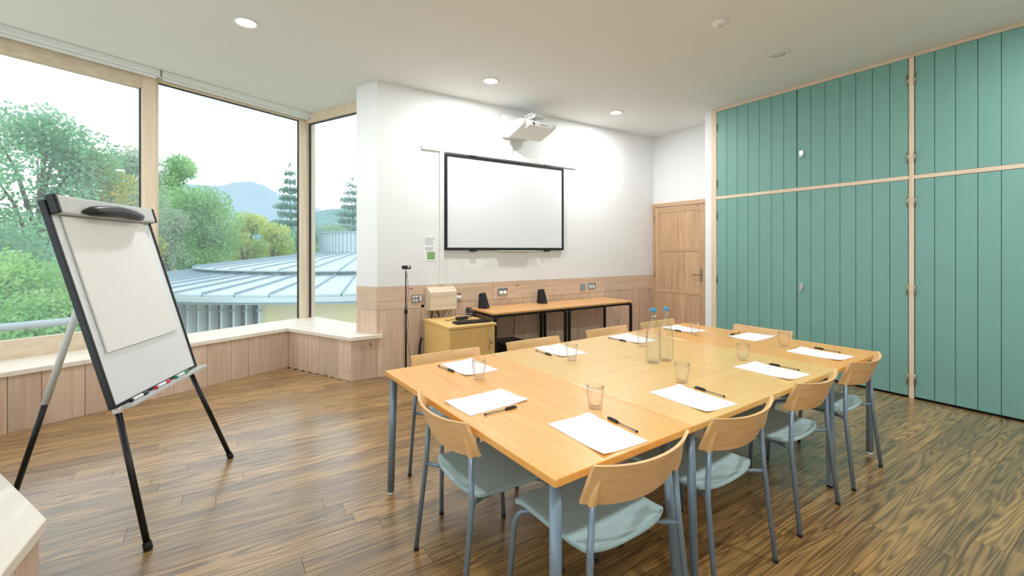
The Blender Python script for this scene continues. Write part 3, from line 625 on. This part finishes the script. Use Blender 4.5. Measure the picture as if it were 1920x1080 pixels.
pens = [((1.396, 1.387), (1.386, 1.213)), ((2.091, 1.441), (2.082, 1.274)), ((2.917, 1.476), (2.919, 1.311)), ((3.685, 1.545), (3.668, 1.37)), ((1.154, 2.41), (1.132, 2.575)), ((1.897, 2.42), (1.894, 2.59)), ((2.69, 2.47), (2.672, 2.635)), ((3.428, 2.50), (3.42, 2.665)), ((1.14, 1.712), (.967, 1.706)), ((3.64, 2.168), (3.815, 2.185))]
def sheet_mesh(wd, hg):
    vs = []; fs = []; n = 8
    for top in (.0032, 0):
        for j in range(n + 1):
            for i in range(n + 1):
                u, v = i / n - .5, j / n - .5; cz = .004 * max(0, (abs(u + v) - .72)) * 6
                vs.append((u * wd, v * hg, top + cz))
    m_ = n + 1; o_ = m_ * m_
    for j in range(n):
        for i in range(n): a = j * m_ + i; fs += [(a, a + 1, a + m_ + 1, a + m_), (o_ + a, o_ + a + m_, o_ + a + m_ + 1, o_ + a + 1)]
    for i in range(n):
        fs += [(i, o_ + i, o_ + i + 1, i + 1), (n * m_ + i, n * m_ + i + 1, o_ + n * m_ + i + 1, o_ + n * m_ + i), (i * m_, (i + 1) * m_, o_ + (i + 1) * m_, o_ + i * m_), (i * m_ + n, o_ + i * m_ + n, o_ + (i + 1) * m_ + n, (i + 1) * m_ + n)]
    return MB().add(vs, fs, False)
pp = None; pn = None
for i, q in enumerate(paper):
    q = np.array(q); c = q.mean(0); d = (q[0] + q[1] - q[2] - q[3]) / 2; wdt = np.linalg.norm(q[1] - q[0] + q[2] - q[3]) / 2; ang = math.atan2(-d[0], d[1])
    if pp is None: pp = sheet_mesh(.225, .335).build('writing_paper', 'paper'); ob = pp
    else: ob = pp.copy(); COL.objects.link(ob)
    ob.location = (c[0], c[1], .7305); ob.rotation_euler = (0, 0, ang + (R(90) if i >= 8 and False else 0))
    if i >= 8: ob.rotation_euler = (0, 0, math.atan2((q[1] - q[0])[1], (q[1] - q[0])[0]) + R(90))
    tag(ob, 'blank white sheets of writing paper ' + names[i], 'paper', 'sheets of paper on the meeting tables')
def make_pen():
    e = empty('ballpoint_pen', label='x', cat='pen', group='ballpoint pens on the meeting tables')
    MB().tube([(0, 0, .0052), (0, -.105, .0052)], .0045, 6).build('barrel', 'pen_clear', e); MB().tube([(0, 0, .0052), (0, -.104, .0052)], .0014, 6).build('ink_tube', 'black_plastic', e)
    cpz = MB().tube([(0, .062, .0052), (0, .055, .0052), (0, .002, .0055), (0, .0, .0055)], [.004, .0052, .0062, .006], 10).build('cap', 'black_plastic', e)
    bx('clip', -.0015, .0015, .002, .05, .0115, .0132, 'black_plastic', cpz); MB().tube([(0, -.105, .0052), (0, -.112, .0052)], .0048, 8).build('end_plug', 'black_plastic', e)
    return e
for i, (a, b_) in enumerate(pens):
    if pn is None: pn = make_pen(); ob = pn
    else: ob = copy_tree(pn)
    a = np.array(a); b_ = np.array(b_); c = a + (b_ - a) * .36; d = a - b_
    ob.location = (c[0], c[1], .7306 + .0); ob.rotation_euler = (0, 0, math.atan2(-d[0], d[1]))
    tag(ob, 'clear ballpoint pen with black cap ' + names[i], 'pen', 'ballpoint pens on the meeting tables')
def tumbler():
    e = MB().lathe([(0, 0), (.030, 0), (.032, .004), (.034, .05), (.0355, .056), (.0395, .060), (.0405, .108), (.0385, .109), (.0372, .062), (.033, .054), (.0305, .016), (0, .014)], n=32).build('drinking_glass', 'drink_glass')
    return e
gl0 = None
for i, (x, y) in enumerate([(1.443, 1.512), (2.126, 1.545), (2.896, 1.637), (3.566, 1.70), (1.215, 2.21), (1.936, 2.25), (2.672, 2.29), (3.40, 2.34)]):
    if gl0 is None: gl0 = tumbler(); ob = gl0
    else: ob = gl0.copy(); COL.objects.link(ob)
    zoff = .7305 if i not in (4, 5, 6, 7) else .7345
    ob.location = (x, y, zoff)
    tag(ob, 'clear stepped drinking glass ' + ['between the two sheets nearest the camera', 'second along the right hand side, before the bottles', 'third along the right hand side', 'at the far right corner of the tables', 'on the far side paper at the left table end', 'on the second sheet along the far side', 'on the third sheet of the far side, left of the bottles', 'on the fourth sheet of the far side, right of the bottles'][i], 'glass', 'drinking glasses on the meeting tables')
for (x, y, rz, lb) in ((2.34, 1.916, 35, 'clear swing top water bottle with blue cap, the nearer left one'), (2.456, 1.906, 120, 'clear swing top water bottle with blue cap, the right one behind')):
    e = empty('water_bottle', (x, y, .7303), R(rz), lb, 'bottle', 'swing top bottles')
    MB().lathe([(0, .004), (.040, 0), (.045, .004), (.0465, .012), (.0465, .16), (.043, .19), (.022, .262), (.0165, .285), (.0165, .315), (.019, .318), (.019, .328), (.015, .33), (.0125, .328), (.0135, .285), (.019, .262), (.040, .19), (.0435, .16), (.0435, .016), (.038, .010), (0, .014)], n=36).build('glass_body', 'bottle_glass', e)
    st_ = MB().lathe([(0, .331), (.017, .331), (.0175, .345), (.013, .352), (0, .353)], n=20).build('stopper', 'blue_cap', e)
    for s in (-1, 1): MB().tube([(0, s * .0185, .30), (s * .004, s * .028, .315), (0, s * .031, .33), (0, s * .024, .347), (0, s * .012, .356), (0, 0, .357)], .0013, 6).build('wire', 'chrome', e)
    MB().lathe([(.0168, .299), (.0185, .299), (.0185, .303), (.0168, .303)], n=18, closed=True).build('wire_collar', 'chrome', e)

# ------------------------------------------------------------------ flip chart easel
fc = np.array([-.445, 3.373, 1.195]); ya = R(68.7); ti = R(15.98); FW, FH = .837, 1.098
u = np.array([math.cos(ya), math.sin(ya), 0]); nb = np.array([-math.sin(ya), math.cos(ya), 0]); v = UP * math.cos(ti) + nb * math.sin(ti); fn = np.cross(u, v)   # fn faces the room
ez = empty('flip_chart_easel', (-.3, 3.3, 0), 0, 'tall flip chart easel with white board and black tripod legs', 'easel')
off = np.array([-.3, 3.3, 0]); fcl = fc - off
def fb(name, a, b_, c, mat, parent=ez, bevel=.003): return MB().obox(fcl, u, v, fn, a, b_, c).build(name, mat, parent, bevel)
hw, hh = FW / 2, FH / 2
fb('board', (-hw + .012, hw - .012), (-hh + .012, hh - .02), (-.012, 0), 'board_white')
fb('frame_side', (-hw, -hw + .016), (-hh, hh - .02), (-.022, .008), 'black_plastic'); fb('frame_side', (hw - .016, hw), (-hh, hh - .02), (-.022, .008), 'black_plastic'); fb('frame_bottom', (-hw + .016, hw - .016), (-hh, -hh + .016), (-.022, .008), 'black_plastic')
fb('clamp_bar', (-hw + .03, hw - .012), (hh - .095, hh), (.012, .045), 'grey_plastic', ez, .008); fb('clamp_cap', (-hw + .008, -hw + .03), (hh - .095, hh + .004), (.004, .05), 'black_plastic', ez, .008); fb('clamp_cap', (hw - .012, hw), (hh - .095, hh), (.004, .05), 'black_plastic', ez, .006)
mb = MB(); pts = []; rr = []
for i in range(13):
    s = -1 + i / 6; pts.append(tuple(fcl + u * (.255 * s - .005) + v * (hh - .066 - .014 * abs(s)) + fn * (.05 + .022 * math.sqrt(max(0, 1 - s * s))))); rr.append(.004 + .029 * math.sqrt(max(0, 1 - s ** 4)))
mb.tube(pts, rr, 12).build('clamp_handle', 'black_plastic', ez)
fb('pen_tray', (-hw + .05, hw + .02), (-hh - .022, -hh - .004), (.0, .055), 'grey_plastic', ez, .002)
# front legs run in the plane of the board
for nm, tp_, ft in (('leg', fc - u * (hw - .05) - v * (hh + .02), np.array([-.305, 2.785, 0])), ('leg', fc + u * (hw - .06) - v * (hh + .02), np.array([.047, 3.699, 0]))):
    a = tp_ - off - fn * .015; b_ = ft - off; d = (a - b_) / np.linalg.norm(a - b_)
    lg = MB().tube([tuple(b_ + d * .03), tuple(a)], .0145, 12).build(nm, 'black_metal', ez)
    MB().tube([tuple(b_ + np.array([0, 0, .0])), tuple(b_ + d * .035)], .019, 12).build('foot', 'dark_rubber', lg)
    MB().tube([tuple(a - d * .012), tuple(a + d * .035)], .021, 12).build('collar', 'white_plastic', lg)
tp_ = fc + v * .38 - fn * .04 - off; ft = np.array([-1.0, 3.59, 0]) - off; d = (tp_ - ft) / np.linalg.norm(tp_ - ft); mid = ft + d * .62
lg = MB().tube([tuple(mid), tuple(tp_)], .017, 12).build('rear_leg', 'grey_plastic', ez); MB().tube([tuple(ft + d * .03), tuple(mid + d * .01)], .0145, 12).build('lower_tube', 'black_metal', lg); MB().tube([tuple(ft), tuple(ft + d * .035)], .019, 12).build('foot', 'dark_rubber', lg)
fb('back_bracket', (-.06, .06), (.33, .43), (-.06, -.023), 'black_plastic')
pad = MB(); n = 16; vs = []; fs = []
for k_, th_ in ((0, .010), (1, .0015)):
    for j in range(n + 1):
        for i in range(9):
            uu = -.345 + .66 * i / 8; vv = hh - .10 - .72 * j / n; wv = .0016 * math.sin(j * 2.3 + i * .7) * (j / n)
            vs.append(fc + u * uu + v * vv + fn * (th_ + (wv if not k_ else 0) + .002))
for j in range(n):
    for i in range(8): a = j * 9 + i; b_ = a + 9 * (n + 1); fs += [(a, a + 9, a + 10, a + 1), (b_, b_ + 1, b_ + 10, b_ + 9)]
for i in range(8): a = n * 9 + i; b_ = a + 9 * (n + 1); fs.append((a, b_, b_ + 1, a + 1)); fs.append((i, i + 1, i + 1 + 9 * (n + 1), i + 9 * (n + 1)))
for j in range(n):
    for i, fl_ in ((0, 0), (8, 1)): a = j * 9 + i; b_ = a + 9 * (n + 1); fs.append((a, b_, b_ + 9, a + 9) if fl_ else (a, a + 9, b_ + 9, b_))
pd = pad.add(vs, fs, True).build('paper_pad', 'flip_paper'); pd.modifiers.new('edge', 'EDGE_SPLIT').split_angle = R(45)
tag(pd, 'blank off white paper pad clamped on the flip chart easel', 'paper pad')
def marker(s0, ink, label):
    e = empty('marker_pen', (0, 0, 0), 0, label, 'marker', 'marker pens on the easel tray')
    p_ = fc + u * s0 - v * (hh - .0065) + fn * .03
    MB().tube([tuple(p_), tuple(p_ + u * .085)], .0095, 12).build('barrel', 'white_ink', e); MB().tube([tuple(p_ + u * .085), tuple(p_ + u * .13)], .0098, 12).build('cap', ink, e); MB().tube([tuple(p_ - u * .012), tuple(p_)], .009, 12).build('end_plug', ink, e)
marker(-.32, 'black_plastic', 'black marker pen at the left end of the easel tray'); marker(-.10, 'red_ink', 'red marker pen in the middle of the easel tray'); marker(.11, 'green_ink', 'green marker pen at the right end of the easel tray')

# ------------------------------------------------------------------ outside
GZ = -2.8
tag(MB().prism([(-150, 8.2), (150, 8.2), (150, 260), (-150, 260)], GZ - .2, GZ).build('ground', 'grass'), 'grassy ground outside the windows', 'ground', kind='structure')
rl = empty('railing', (0, 0, 0), 0, 'grey metal handrail outside the left window', 'railing')
q0 = P0 + E1 * -5.2 + N1 * .55; q1 = P0 + E1 * -1.9 + N1 * .62
MB().tube([tuple(q0 + UP * .72), tuple(q1 + UP * .70)], .04, 14).build('handrail', 'zinc', rl)
for t_ in (.03, .36, .70, .97): q = q0 + (q1 - q0) * t_; MB().tube([tuple(q + UP * -.4), tuple(q + UP * .70)], .02, 10).build('post', 'zinc_dark', rl)
tag(MB().obox(P0 + N1 * .06, E1, N1, UP, (-5.5, .3), (0, .9), (-.6, -.4)).build('balcony_slab', 'zinc_dark'), 'narrow grey ledge outside below the railing', 'ledge', kind='structure')
# round building with standing seam roof
BC = np.array([5.27, 18.8]); RE, RF, RT, RDm = 8.8, 5.9, 5.85, 2.05
bd = empty('round_building', (BC[0], BC[1], 0), 0, 'round building with zinc standing seam roof and small drum', 'building')
def pt(r_, a, z): return (r_ * math.cos(a), r_ * math.sin(a), z)
ZE, ZF0, ZF1, ZT = .47, .77, .89, 1.36
for i in range(36):
    a0 = R(160 + i * 5); a1 = R(160 + (i + 1) * 5) - .004
    mb = MB(); mb.add([pt(RE, a0, ZE), pt(RE, a1, ZE), pt(RF, a1, ZF0), pt(RF, a0, ZF0), pt(RE, a0, ZE - .05), pt(RE, a1, ZE - .05), pt(RF, a1, ZF0 - .05), pt(RF, a0, ZF0 - .05)], [(0, 1, 2, 3), (7, 6, 5, 4), (0, 4, 5, 1), (1, 5, 6, 2), (2, 6, 7, 3), (3, 7, 4, 0)])
    pnl = mb.build('roof_panel', 'zinc', bd)
    d0 = .012 / RE
    mb = MB(); mb.add([pt(RE + .01, a0 - d0, ZE), pt(RE + .01, a0 + d0, ZE), pt(RF, a0 + d0 * 1.5, ZF0), pt(RF, a0 - d0 * 1.5, ZF0), pt(RE + .01, a0 - d0, ZE + .05), pt(RE + .01, a0 + d0, ZE + .05), pt(RF, a0 + d0 * 1.5, ZF0 + .05), pt(RF, a0 - d0 * 1.5, ZF0 + .05)], [(3, 2, 1, 0), (4, 5, 6, 7), (0, 1, 5, 4), (1, 2, 6, 5), (2, 3, 7, 6), (3, 0, 4, 7)]); mb.build('seam', 'zinc_dark', pnl)
for i in range(30):
    a0 = R(150 + i * 8); a1 = R(150 + (i + 1) * 8) - .004
    mb = MB(); mb.add([pt(RF + .25, a0, ZF1), pt(RF + .25, a1, ZF1), pt(RDm, a1, ZT), pt(RDm, a0, ZT), pt(RF + .25, a0, ZF1 - .04), pt(RF + .25, a1, ZF1 - .04), pt(RDm, a1, ZT - .04), pt(RDm, a0, ZT - .04)], [(0, 1, 2, 3), (7, 6, 5, 4), (0, 4, 5, 1), (1, 5, 6, 2), (2, 6, 7, 3), (3, 7, 4, 0)])
    pnl = mb.build('roof_panel', 'zinc', bd)
    d0 = .012 / RF
    mb = MB(); mb.add([pt(RF + .25, a0 - d0, ZF1), pt(RF + .25, a0 + d0, ZF1), pt(RDm, a0 + 2 * d0, ZT), pt(RDm, a0 - 2 * d0, ZT), pt(RF + .25, a0 - d0, ZF1 + .04), pt(RF + .25, a0 + d0, ZF1 + .04), pt(RDm, a0 + 2 * d0, ZT + .04), pt(RDm, a0 - 2 * d0, ZT + .04)], [(3, 2, 1, 0), (4, 5, 6, 7), (0, 1, 5, 4), (1, 2, 6, 5), (2, 3, 7, 6), (3, 0, 4, 7)]); mb.build('seam', 'zinc_dark', pnl)
def ring(name, r0, r1, z0, z1, mat, a_0=140, a_1=400, n=90):
    vs = []; fs = []
    for i in range(n + 1):
        a = R(a_0 + (a_1 - a_0) * i / n); vs += [pt(r1, a, z0), pt(r1, a, z1), pt(r0, a, z1), pt(r0, a, z0)]
    for i in range(n):
        k_ = i * 4; fs += [(k_, k_ + 4, k_ + 5, k_ + 1), (k_ + 1, k_ + 5, k_ + 6, k_ + 2), (k_ + 2, k_ + 6, k_ + 7, k_ + 3), (k_ + 3, k_ + 7, k_ + 4, k_)]
    return MB().add(vs, fs).build(name, mat, bd)
ring('fascia', RF - .05, RF + .02, ZF0, ZF1 - .04, 'zinc_dark'); ring('gutter', RE - .1, RE + .10, ZE - .16, ZE - .055, 'zinc'); ring('eaves_trim', RE - .12, RE + .04, ZE - .22, ZE - .165, 'zinc_dark')
ring('wall', RE - .75, RE - .55, GZ, ZE - .1, 'cream_render', 237, 400, 60); ring('glazed_wall', RE - .80, RE - .62, GZ, ZE - .1, 'window_dark', 150, 237, 50)
for i in range(40):
    a = R(237 - i * 2.05); c_, s_ = math.cos(a), math.sin(a)
    MB().obox((c_ * (RE - .62), s_ * (RE - .62), 0), (c_, s_, 0), (-s_, c_, 0), UP, (0, .22), (-.022, .022), (GZ, ZE - .17)).build('fin', 'fin_paint', bd)
    if i % 1 == 0: MB().obox((c_ * (RE - .42), s_ * (RE - .42), 0), (c_, s_, 0), (-s_, c_, 0), UP, (.0, .04), (-.06, .06), (ZE - .42, ZE - .39)).build('fin_bracket', 'zinc_dark', bd)
ring('drum_wall', 0.2, RDm, ZT - .05, 2.12, 'zinc', 0, 360, 72); ring('drum_cap', .1, RDm + .08, 2.12, 2.17, 'zinc_dark', 0, 360, 72)
for i in range(44):
    a = R(140 + i * 4.6); c_, s_ = math.cos(a), math.sin(a)
    MB().obox((c_ * RDm, s_ * RDm, 0), (c_, s_, 0), (-s_, c_, 0), UP, (-.005, .03), (-.01, .01), (ZT, 2.12)).build('drum_seam', 'zinc_dark', bd)
MB().obox((-2.9, -3.6, 1.08), (1, 0, 0), (0, 1, 0), UP, (0, .16), (0, .3), (0, .12)).build('roof_vent', 'fin_paint', bd, .02)

# trees: trunk and branches plus a crown of separate leaf faces
def tree(name, x, y, top, rad, mat, label, n=5000, leaf_=.16, blobs=9, sparse=.55, base_z=GZ, low=.25, cat='tree', conifer=False, sub=None):
    e = empty(name, (x, y, base_z), 0, label, cat, 'trees and shrubs outside the windows')
    n = int(n * 1.7); leaf_ *= .74
    H = top - base_z; cs = []
    mb = MB(); mb.tube([(0, 0, 0), (.06 * H * .2, 0, H * .4), (0, .03 * H * .2, H * .8)], [.03 * H ** .8 + .02, .02 * H ** .8, .01], 7)
    if conifer:
        lv = 13
        for j in range(lv):
            zf = .25 + .75 * j / (lv - 1); rr_ = rad * (1 - zf) ** .75 * (1.1 if j % 2 else .8) + .15
            for k_ in range(6):
                a = k_ * 1.047 + j * .7 + random.random() * .4
                p_ = np.array([rr_ * .6 * math.cos(a), rr_ * .6 * math.sin(a), H * zf * .99]); cs.append((p_, np.array([rr_ * .5, rr_ * .5, .10 * H / 4])))
                mb.tube([(0, 0, H * zf), tuple(p_ * np.array([1.6, 1.6, 1]) + np.array([0, 0, -.1]))], [.03, .01], 5)
    else:
        for j in range(blobs):
            a = random.random() * 6.28; zf = low + (1 - low) * (j + .5) / blobs; rr_ = rad * math.sin(math.pi * min(1, max(.12, (zf - low) / (1 - low) * .75 + .2))) ** .7
            q = rr_ * random.uniform(.25, .75); br = rad * random.uniform(.38, .6)
            p_ = np.array([q * math.cos(a), q * math.sin(a), min(H * zf, H - br * .8)]); cs.append((p_, np.array([br, br, br * .8])))
            mb.tube([(0, 0, H * zf * .55), tuple(p_ * np.array([.5, .5, .85])), tuple(p_)], [.018 * H ** .7, .012 * H ** .7, .008], 5)
            for _ in range(3):
                dq = rng.normal(size=3); dq /= np.linalg.norm(dq); mb.tube([tuple(p_), tuple(p_ + dq * br * .9)], [.01, .004], 4)
        cs.append((np.array([0, 0, H - rad * .35]), np.array([rad * .4, rad * .4, rad * .4])))
    mb.build('trunk', 'bark', e)
    wts = np.array([c[1][0] * c[1][1] for c in cs]); wts /= wts.sum(); idx = rng.choice(len(cs), n, p=wts)
    C = np.array([c[0] for c in cs])[idx]; S = np.array([c[1] for c in cs])[idx]
    dirs = rng.normal(size=(n, 3)); dirs /= np.linalg.norm(dirs, axis=1)[:, None]; P_ = C + dirs * S * (rng.random(n) ** sparse)[:, None]
    a = rng.normal(size=(n, 3)); a /= np.linalg.norm(a, axis=1)[:, None]; b_ = np.cross(a, rng.normal(size=(n, 3))); b_ /= np.linalg.norm(b_, axis=1)[:, None]
    ls = leaf_ * (.6 + .8 * rng.random(n))[:, None]
    V = np.stack([P_ - a * ls * .5, P_ + b_ * ls * .3, P_ + a * ls * .5, P_ - b_ * ls * .3], 1).reshape(-1, 3)
    me = D.meshes.new('foliage'); me.from_pydata(V.tolist(), [], np.arange(4 * n).reshape(-1, 4).tolist()); me.materials.append(M[mat]); me.update()
    ob = D.objects.new('foliage', me); COL.objects.link(ob); ob.parent = e; ob['kind'] = 'stuff'
    return e
tree('birch_tree', -5.6, 22.7, 6.7, 2.5, 'leaf_dark', 'tall airy tree rising highest in the left window', 7000, .2, 11, .5, low=.45)
tree('leafy_tree', -6.9, 18.5, 4.6, 2.6, 'leaf_dark', 'broad dark tree at the left edge of the left window', 9000, .2, 10)
tree('birch_tree', -4.3, 24.4, 5.6, 2.1, 'leaf_amber', 'tree with yellowing leaves in the left window', 7000, .19, 10)
tree('birch_tree', -3.95, 29, 6.6, 2.4, 'leaf_grey', 'thin grey green tree just left of the window post', 5500, .2, 10, .5)
tree('birch_tree', -2.3, 35, 7.5, 2.0, 'leaf_green', 'narrow light tree just right of the window post', 5500, .22, 9, .5, low=.4)
tree('leafy_tree', -1.0, 31.8, 5.2, 2.3, 'leaf_green', 'round dense green tree in the middle window', 9000, .2, 10)
tree('willow_shrub', -2.5, 30.2, 3.7, 2.0, 'leaf_grey', 'grey twiggy shrub behind the left end of the zinc roof', 6500, .17, 10, cat='shrub')
tree('leafy_tree', 1.3, 35, 4.0, 2.0, 'leaf_yellow', 'yellow green tree behind the zinc roof', 7000, .2, 9)
tree('leafy_tree', 2.6, 33, 3.3, 1.8, 'leaf_yellow', 'smaller yellow green tree right of the taller one behind the roof', 6000, .2, 8)
tree('pine_tree', 5.05, 44.4, 9.2, 2.6, 'leaf_pine', 'tall pine standing above the roof in the middle window', 5000, .3, conifer=True)
tree('pine_tree', 11.0, 46.6, 8.8, 3.6, 'leaf_pine', 'pine tree at the right of the narrow side window', 6000, .32, conifer=True)
tree('leafy_tree', 4.6, 42, 3.4, 3.2, 'leaf_dark', 'dark tree low behind the roof below the pine', 6000, .26, 8)
tree('leafy_tree', 8.6, 44, 4.0, 3.4, 'leaf_dark', 'dark tree behind the roof in the narrow side window', 6000, .26, 8)
for i, (x, y, tp2, rad) in enumerate(((-3.5, 12.4, 1.45, 1.5), (-5.2, 13.3, 1.9, 1.7), (-2.6, 10.9, .75, 1.2), (-6.4, 16.6, 2.4, 1.8), (-7.2, 12.2, 2.2, 1.8), (-4.9, 16.4, 2.2, 1.6))):
    tree('garden_shrub', x, y, tp2, rad, ('leaf_green', 'leaf_yellow', 'leaf_green', 'leaf_dark', 'leaf_green', 'leaf_dark')[i],
         ('bright green shrub beyond the handrail', 'yellow green shrub at the left beyond the handrail', 'green shrub behind the easel board', 'dark green shrub beside the round building', 'green shrub at the far left beyond the handrail', 'dark shrub below the tall trees')[i], 9000, .11, 10, .6, low=.15, cat='shrub')
# distant hills
def hill(name, cx_, cy_, wd, dp, ht, mat, label, seed, skew=.0, rough=.0, n=60):
    r2 = np.random.default_rng(seed); ph = r2.random(6) * 6.28; vs = []; fs = []
    for j in range(n + 1):
        for i in range(n + 1):
            s, t_ = -1 + 2 * i / n, -1 + 2 * j / n
            hgt = ht * max(0, math.cos(min(1, abs(s - skew * (1 - abs(s)))) * math.pi / 2)) ** 1.5 * max(0, math.cos(t_ * math.pi / 2)) ** .8
            hgt *= 1 + .06 * math.sin(s * 9 + ph[0]) + .04 * math.sin(s * 21 + ph[1] + t_ * 4) + .05 * math.sin(t_ * 11 + ph[2])
            hgt += rough * r2.random() * (hgt > .5)
            vs.append((cx_ + s * wd + t_ * dp * .05, cy_ + t_ * dp, GZ + hgt))
    for j in range(n):
        for i in range(n): a = j * (n + 1) + i; fs.append((a, a + 1, a + n + 2, a + n + 1))
    return tag(MB().add(vs, fs, True).build(name, mat), label, 'hill', kind='structure')
hill('mountain', 20, 720, 260, 160, 92, 'moor_haze', 'haze tinted blue grey mountain on the skyline', 3, -.1, 2)
hill('forest_hill', 150, 420, 190, 130, 44, 'forest_haze', 'dark forested hill behind the round building', 5, 0, 3.5, 90)
hill('forest_hill', -20, 300, 140, 100, 14, 'forest_haze', 'low wooded slope behind the trees', 8, 0, 3, 60)
